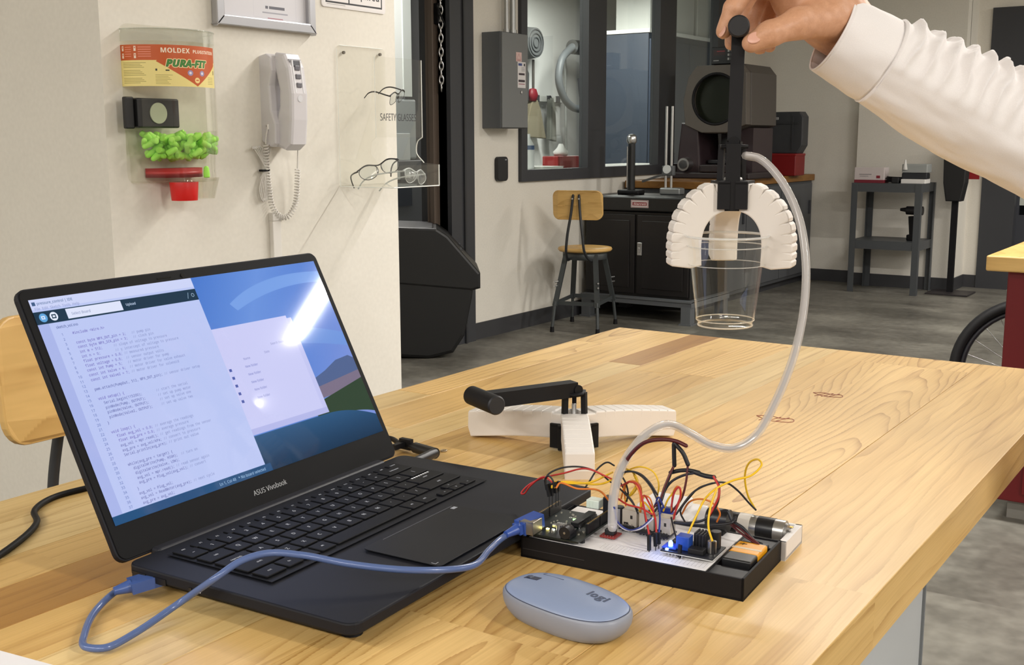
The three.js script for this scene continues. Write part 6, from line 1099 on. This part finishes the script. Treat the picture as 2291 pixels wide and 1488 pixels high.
{
  const t = thing('person', 'person in white sweatshirt reaching in to hold the gripper handle', 'person', [1.5, 0, 0.1]);
  const skinTex = dataTex(256, 256, (u, v) => { const n = fbm(u * 12, v * 12, 3, 3) * 16 + fbm(u * 60, v * 60, 5, 2) * 10; return [clamp(204 + n), clamp(152 + n), clamp(118 + n)]; });
  skinTex.repeat.set(10, 10);
  const SKIN = new THREE.MeshPhysicalMaterial({ map: skinTex, roughness: 0.48, sheen: 0.2, sheenRoughness: 0.5, sheenColor: new THREE.Color(1, 0.8, 0.7) });
  const hand = (x, y, z) => {
    let d = smin(chain(x, y, z, PALM, 0.015), chain(x, y, z, PALM2, 0.015), 0.02);
    d = smin(d, chain(x, y, z, THUMB, 0.007), 0.014);
    // crease at the thumb joint and its padded tip
    for (const f of FINGERS) d = smin(d, chain(x, y, z, f, 0.004), 0.0045);
    return d + 0.0005 * noise.noise(x * 140, y * 140, z * 140);
  };
  const hg = uvBox(surfaceNet(hand, [1.05, 1.28, -0.52], [1.26, 1.47, -0.31], 0.0026).toNonIndexed());
  const arm = mesh('hand', rel(hg, t), SKIN, t);
  // finger nails
  const nail = (c, dir, n, s, l) => { const g = new THREE.SphereGeometry(1, 16, 10).scale(s, 0.0012, l); const z = V(...dir).normalize(), y = V(...n); y.addScaledVector(z, -y.dot(z)).normalize(); const x = V().crossVectors(y, z); g.applyMatrix4(new THREE.Matrix4().makeBasis(x, y, z)); return g.translate(...c); };
  const nm = M(0xdca893, 0.3);
  const tip = V(1.0732, 1.3416, -0.4484), td = V(-0.0101, -0.0085, -0.0141).normalize(), view = V(-1, 0.12, 0.36).normalize();
  mesh('nail', rel(nail(tip.clone().addScaledVector(td, -0.001).addScaledVector(V(-0.75, 0.42, 0.5).normalize(), 0.0093).toArray(), td.toArray(), [-0.75, 0.42, 0.5], 0.0058, 0.0075), t), nm, arm);
  mesh('nail', rel(nail([1.0768, 1.355, -0.4815], [-0.0047, -0.0225, -0.0073], [-0.9, 0.1, -0.4], 0.0045, 0.006), t), nm, arm);

  // sweatshirt: cuff, gathered sleeve, then torso
  const cloth = dataTex(256, 256, (u, v) => { const n = (Math.sin(u * 512 * Math.PI * 0.5) + Math.sin(v * 512 * Math.PI * 0.5)) * 2 + fbm(u * 40, v * 40, 2, 2) * 8; return [clamp(236 + n), clamp(231 + n), clamp(229 + n)]; });
  cloth.repeat.set(6, 6);
  const SHIRT = new THREE.MeshPhysicalMaterial({ map: cloth, roughness: 0.85, side: THREE.DoubleSide, sheen: 0.3, sheenRoughness: 0.6, sheenColor: new THREE.Color(1, 1, 1) });
  const ax = new THREE.CatmullRomCurve3([[1.1784, 1.3545, -0.4045], [1.2066, 1.3303, -0.3667], [1.2468, 1.2956, -0.3119], [1.3017, 1.2507, -0.236], [1.3573, 1.2083, -0.1599], [1.4, 1.19, -0.1], [1.47, 1.24, -0.03], [1.55, 1.34, 0.04]].map(p => V(...p)));
  const Ltot = ax.getLength(), cuffL = 0.058;
  const baseR = s => { if (s < cuffL) return 0.0405 + 0.0045 * s / cuffL; const q = (s - cuffL); return 0.0475 + 0.0085 * Math.min(1, q / 0.1) + 0.02 * Math.max(0, Math.min(1, (q - 0.25) / 0.2)); };
  function sleeve(s0, s1, ns, na, rf) {
    const pos = [], uv = [], idx = [];
    for (let i = 0; i <= ns; i++) {
      const s = s0 + (s1 - s0) * i / ns, u = s / Ltot, p = ax.getPointAt(u), T = ax.getTangentAt(u), S = V().crossVectors(T, V(0, 1, 0)).normalize(), U = V().crossVectors(S, T).normalize();
      for (let j = 0; j <= na; j++) { const a = j / na * Math.PI * 2, r = rf(s, a), q = p.clone().addScaledVector(S, Math.cos(a) * r).addScaledVector(U, Math.sin(a) * r); pos.push(q.x, q.y, q.z); uv.push(s * 4, j / na * 1.3); }
    }
    for (let i = 0; i < ns; i++) for (let j = 0; j < na; j++) { const a = i * (na + 1) + j, b = a + na + 1; idx.push(a, a + 1, b, a + 1, b + 1, b); }
    const g = new THREE.BufferGeometry(); g.setAttribute('position', new THREE.Float32BufferAttribute(pos, 3)); g.setAttribute('uv', new THREE.Float32BufferAttribute(uv, 2)); g.setIndex(idx); g.computeVertexNormals(); return g;
  }
  // rows of folds pushed up the arm: sharp on the upper side, fading into the slack cloth underneath
  const folds = (s, a) => {
    const up = Math.sin(a), w = Math.max(0, Math.min(1, (up + 0.25) / 0.7)), q = s - cuffL, wob = fbm(s * 18, Math.cos(a) * 1.2, Math.sin(a) * 1.2, 3);
    const ph = (q + 0.004 * Math.cos(a) * 2 + 0.017 * wob) / 0.02 * Math.PI * 2, f = 1 - Math.abs(Math.sin(ph / 2)), amp = Math.min(1, q / 0.012) * (0.0062 + 0.006 * wob);
    return baseR(s) + w * amp * (f * 1.6 - 0.6) + (1 - w) * 0.0035 * fbm(s * 9, Math.cos(a) * 2, Math.sin(a) * 2 + 4, 3) * 2 - (1 - w) * 0.0008 * Math.exp(-(((up + 0.3) / 0.08) ** 2));
  };
  const cuff = (s, a) => { const k = s / cuffL; return baseR(s) + 0.0014 * Math.sin(k * Math.PI) + 0.0012 * fbm(s * 30, Math.cos(a) * 2, Math.sin(a) * 2, 2) * 2 - (s < 0.0015 ? 0.0009 : 0) - (s > cuffL - 0.002 ? 0.0012 : 0); };
  mesh('sleeve', rel(sleeve(cuffL - 0.001, Ltot, 420, 96, folds), t), SHIRT, t);
  const cf = mesh('cuff', rel(sleeve(0, cuffL, 60, 96, cuff), t), SHIRT, t);
  mesh('cuff_lining', rel(sleeve(0.0004, 0.055, 24, 72, (s, a) => baseR(s) - 0.0024), t), SHIRT, cf);
  mesh('cuff_edge', rel((() => { const pts = []; for (let j = 0; j < 48; j++) { const a = j / 48 * Math.PI * 2, p = ax.getPointAt(0), T = ax.getTangentAt(0), S = V().crossVectors(T, V(0, 1, 0)).normalize(), U = V().crossVectors(S, T).normalize(); pts.push(p.addScaledVector(S, Math.cos(a) * 0.0392).addScaledVector(U, Math.sin(a) * 0.0392).toArray()); } return tube(pts, 0.0013, 120, 6, true); })(), t), SHIRT, cf);
  const B = (x, y, z, r) => [x, y, z, r];
  const torso = (x, y, z) => {
    let d = chain(x, y, z, [B(1.5, 0.9, 0.08, 0.145), B(1.5, 1.1, 0.1, 0.145), B(1.5, 1.3, 0.12, 0.15)], 0.1);
    d = smin(d, cone(x, y, z, B(1.36, 1.37, 0.14, 0.085), B(1.64, 1.37, 0.1, 0.085)), 0.08);
    d = smin(d, chain(x, y, z, [B(1.35, 1.37, 0.14, 0.08), B(1.25, 1.12, 0.16, 0.062), B(1.345, 0.86, -0.14, 0.046), B(1.368, 0.825, -0.182, 0.044)], 0.04), 0.03);
    d = smin(d, chain(x, y, z, [B(1.62, 1.37, 0.08, 0.08), B(1.55, 1.33, 0.035, 0.072)], 0.04), 0.04);
    return Math.max(d, 0.785 - y) + 0.004 * noise.noise(x * 16, y * 10, z * 16);
  };
  mesh('sweatshirt', rel(uvBox(surfaceNet(torso, [1.12, 0.74, -0.22], [1.78, 1.52, 0.34], 0.014).toNonIndexed()), t), SHIRT, t);
  const other = (x, y, z) => {
    let d = chain(x, y, z, [B(1.35, 0.85, -0.15, 0.028), B(1.366, 0.785, -0.178, 0.027), B(1.367, 0.74, -0.17, 0.026)], 0.02);
    for (let i = 0; i < 4; i++) { const k = (i - 1.5) * 0.019, q = [0.0085, 0.009, 0.0088, 0.0075][i], l = [0.9, 1, 0.94, 0.75][i]; d = smin(d, chain(x, y, z, [B(1.364 + k * 0.9, 0.735, -0.152 + k * 0.3, q * 1.2), B(1.366 + k, 0.735 - 0.045 * l, -0.148 + k * 0.3, q), B(1.372 + k, 0.735 - 0.085 * l, -0.134 + k * 0.3, q * 0.85)], 0.004), 0.005); }
    return smin(d, chain(x, y, z, [B(1.35, 0.78, -0.165, 0.014), B(1.336, 0.745, -0.178, 0.011), B(1.34, 0.712, -0.18, 0.009)], 0.005), 0.01);
  };
  mesh('hand', rel(uvBox(surfaceNet(other, [1.28, 0.62, -0.22], [1.43, 0.9, -0.07], 0.005).toNonIndexed()), t), SKIN, t);
  const legs = (x, y, z) => {
    let d = 1e9; for (const s of [-1, 1]) d = smin(d, chain(x, y, z, [B(1.5 + s * 0.075, 0.9, 0.09, 0.1), B(1.5 + s * 0.09, 0.5, 0.1, 0.075), B(1.5 + s * 0.1, 0.1, 0.13, 0.055)], 0.04), 0.03);
    return Math.max(d, 0.07 - y);
  };
  mesh('trousers', rel(uvBox(surfaceNet(legs, [1.28, 0.04, -0.05], [1.72, 1.03, 0.25], 0.016).toNonIndexed()), t), M(0x2a2f3a, 0.8), t);
  for (const s of [-1, 1]) mesh('shoe', rel(uvBox(surfaceNet((x, y, z) => Math.max(chain(x, y, z, [B(1.5 + s * 0.1, 0.05, 0.16, 0.046), B(1.5 + s * 0.105, 0.045, 0.02, 0.044), B(1.5 + s * 0.11, 0.035, -0.07, 0.036)], 0.03), 0.002 - y), [1.32, -0.02, -0.14], [1.7, 0.14, 0.24], 0.012).toNonIndexed()), t), M(0x3a3b3e, 0.6), t);
  const hc = [1.48, 1.65, 0.05];
  const head = (x, y, z) => {
    let d = cone(x, y, z, B(1.49, 1.42, 0.1, 0.056), B(1.485, 1.56, 0.085, 0.054));
    d = smin(d, cone(x, y, z, B(1.48, 1.69, 0.07, 0.088), B(1.478, 1.6, 0.03, 0.062)), 0.03);
    d = smin(d, cone(x, y, z, B(1.478, 1.655, -0.03, 0.008), B(1.478, 1.63, -0.045, 0.013)), 0.014);
    for (const s of [-1, 1]) { d = smin(d, cone(x, y, z, B(1.48 + s * 0.086, 1.665, 0.075, 0.012), B(1.48 + s * 0.084, 1.625, 0.07, 0.009)), 0.008); d = Math.max(d, -(Math.hypot(x - 1.478 - s * 0.033, y - 1.665, z + 0.033) - 0.012)); }
    return Math.max(d, -(Math.hypot((x - 1.478) * 0.45, (y - 1.588) * 2, z + 0.04) - 0.011));
  };
  const hd = mesh('head', rel(uvBox(surfaceNet(head, [1.36, 1.38, -0.08], [1.6, 1.82, 0.2], 0.0065).toNonIndexed()), t), SKIN, t);
  mesh('eyes', rel([-1, 1].map(s => new THREE.SphereGeometry(0.011, 14, 10).translate(1.478 + s * 0.033, 1.665, -0.024)), t), M(0x2c211c, 0.2), hd);
  mesh('hair', rel(uvBox(surfaceNet((x, y, z) => Math.max(Math.hypot(x - 1.48, (y - 1.7) * 0.95, z - 0.078) - 0.1, -(z + 0.012 + (y - 1.7) * 0.35), 1.63 - y) + 0.003 * noise.noise(x * 60, y * 60, z * 60), [1.36, 1.6, -0.06], [1.6, 1.84, 0.2], 0.009).toNonIndexed()), t), M(0x1b1614, 0.6), hd);
}

renderer.render(scene, camera);
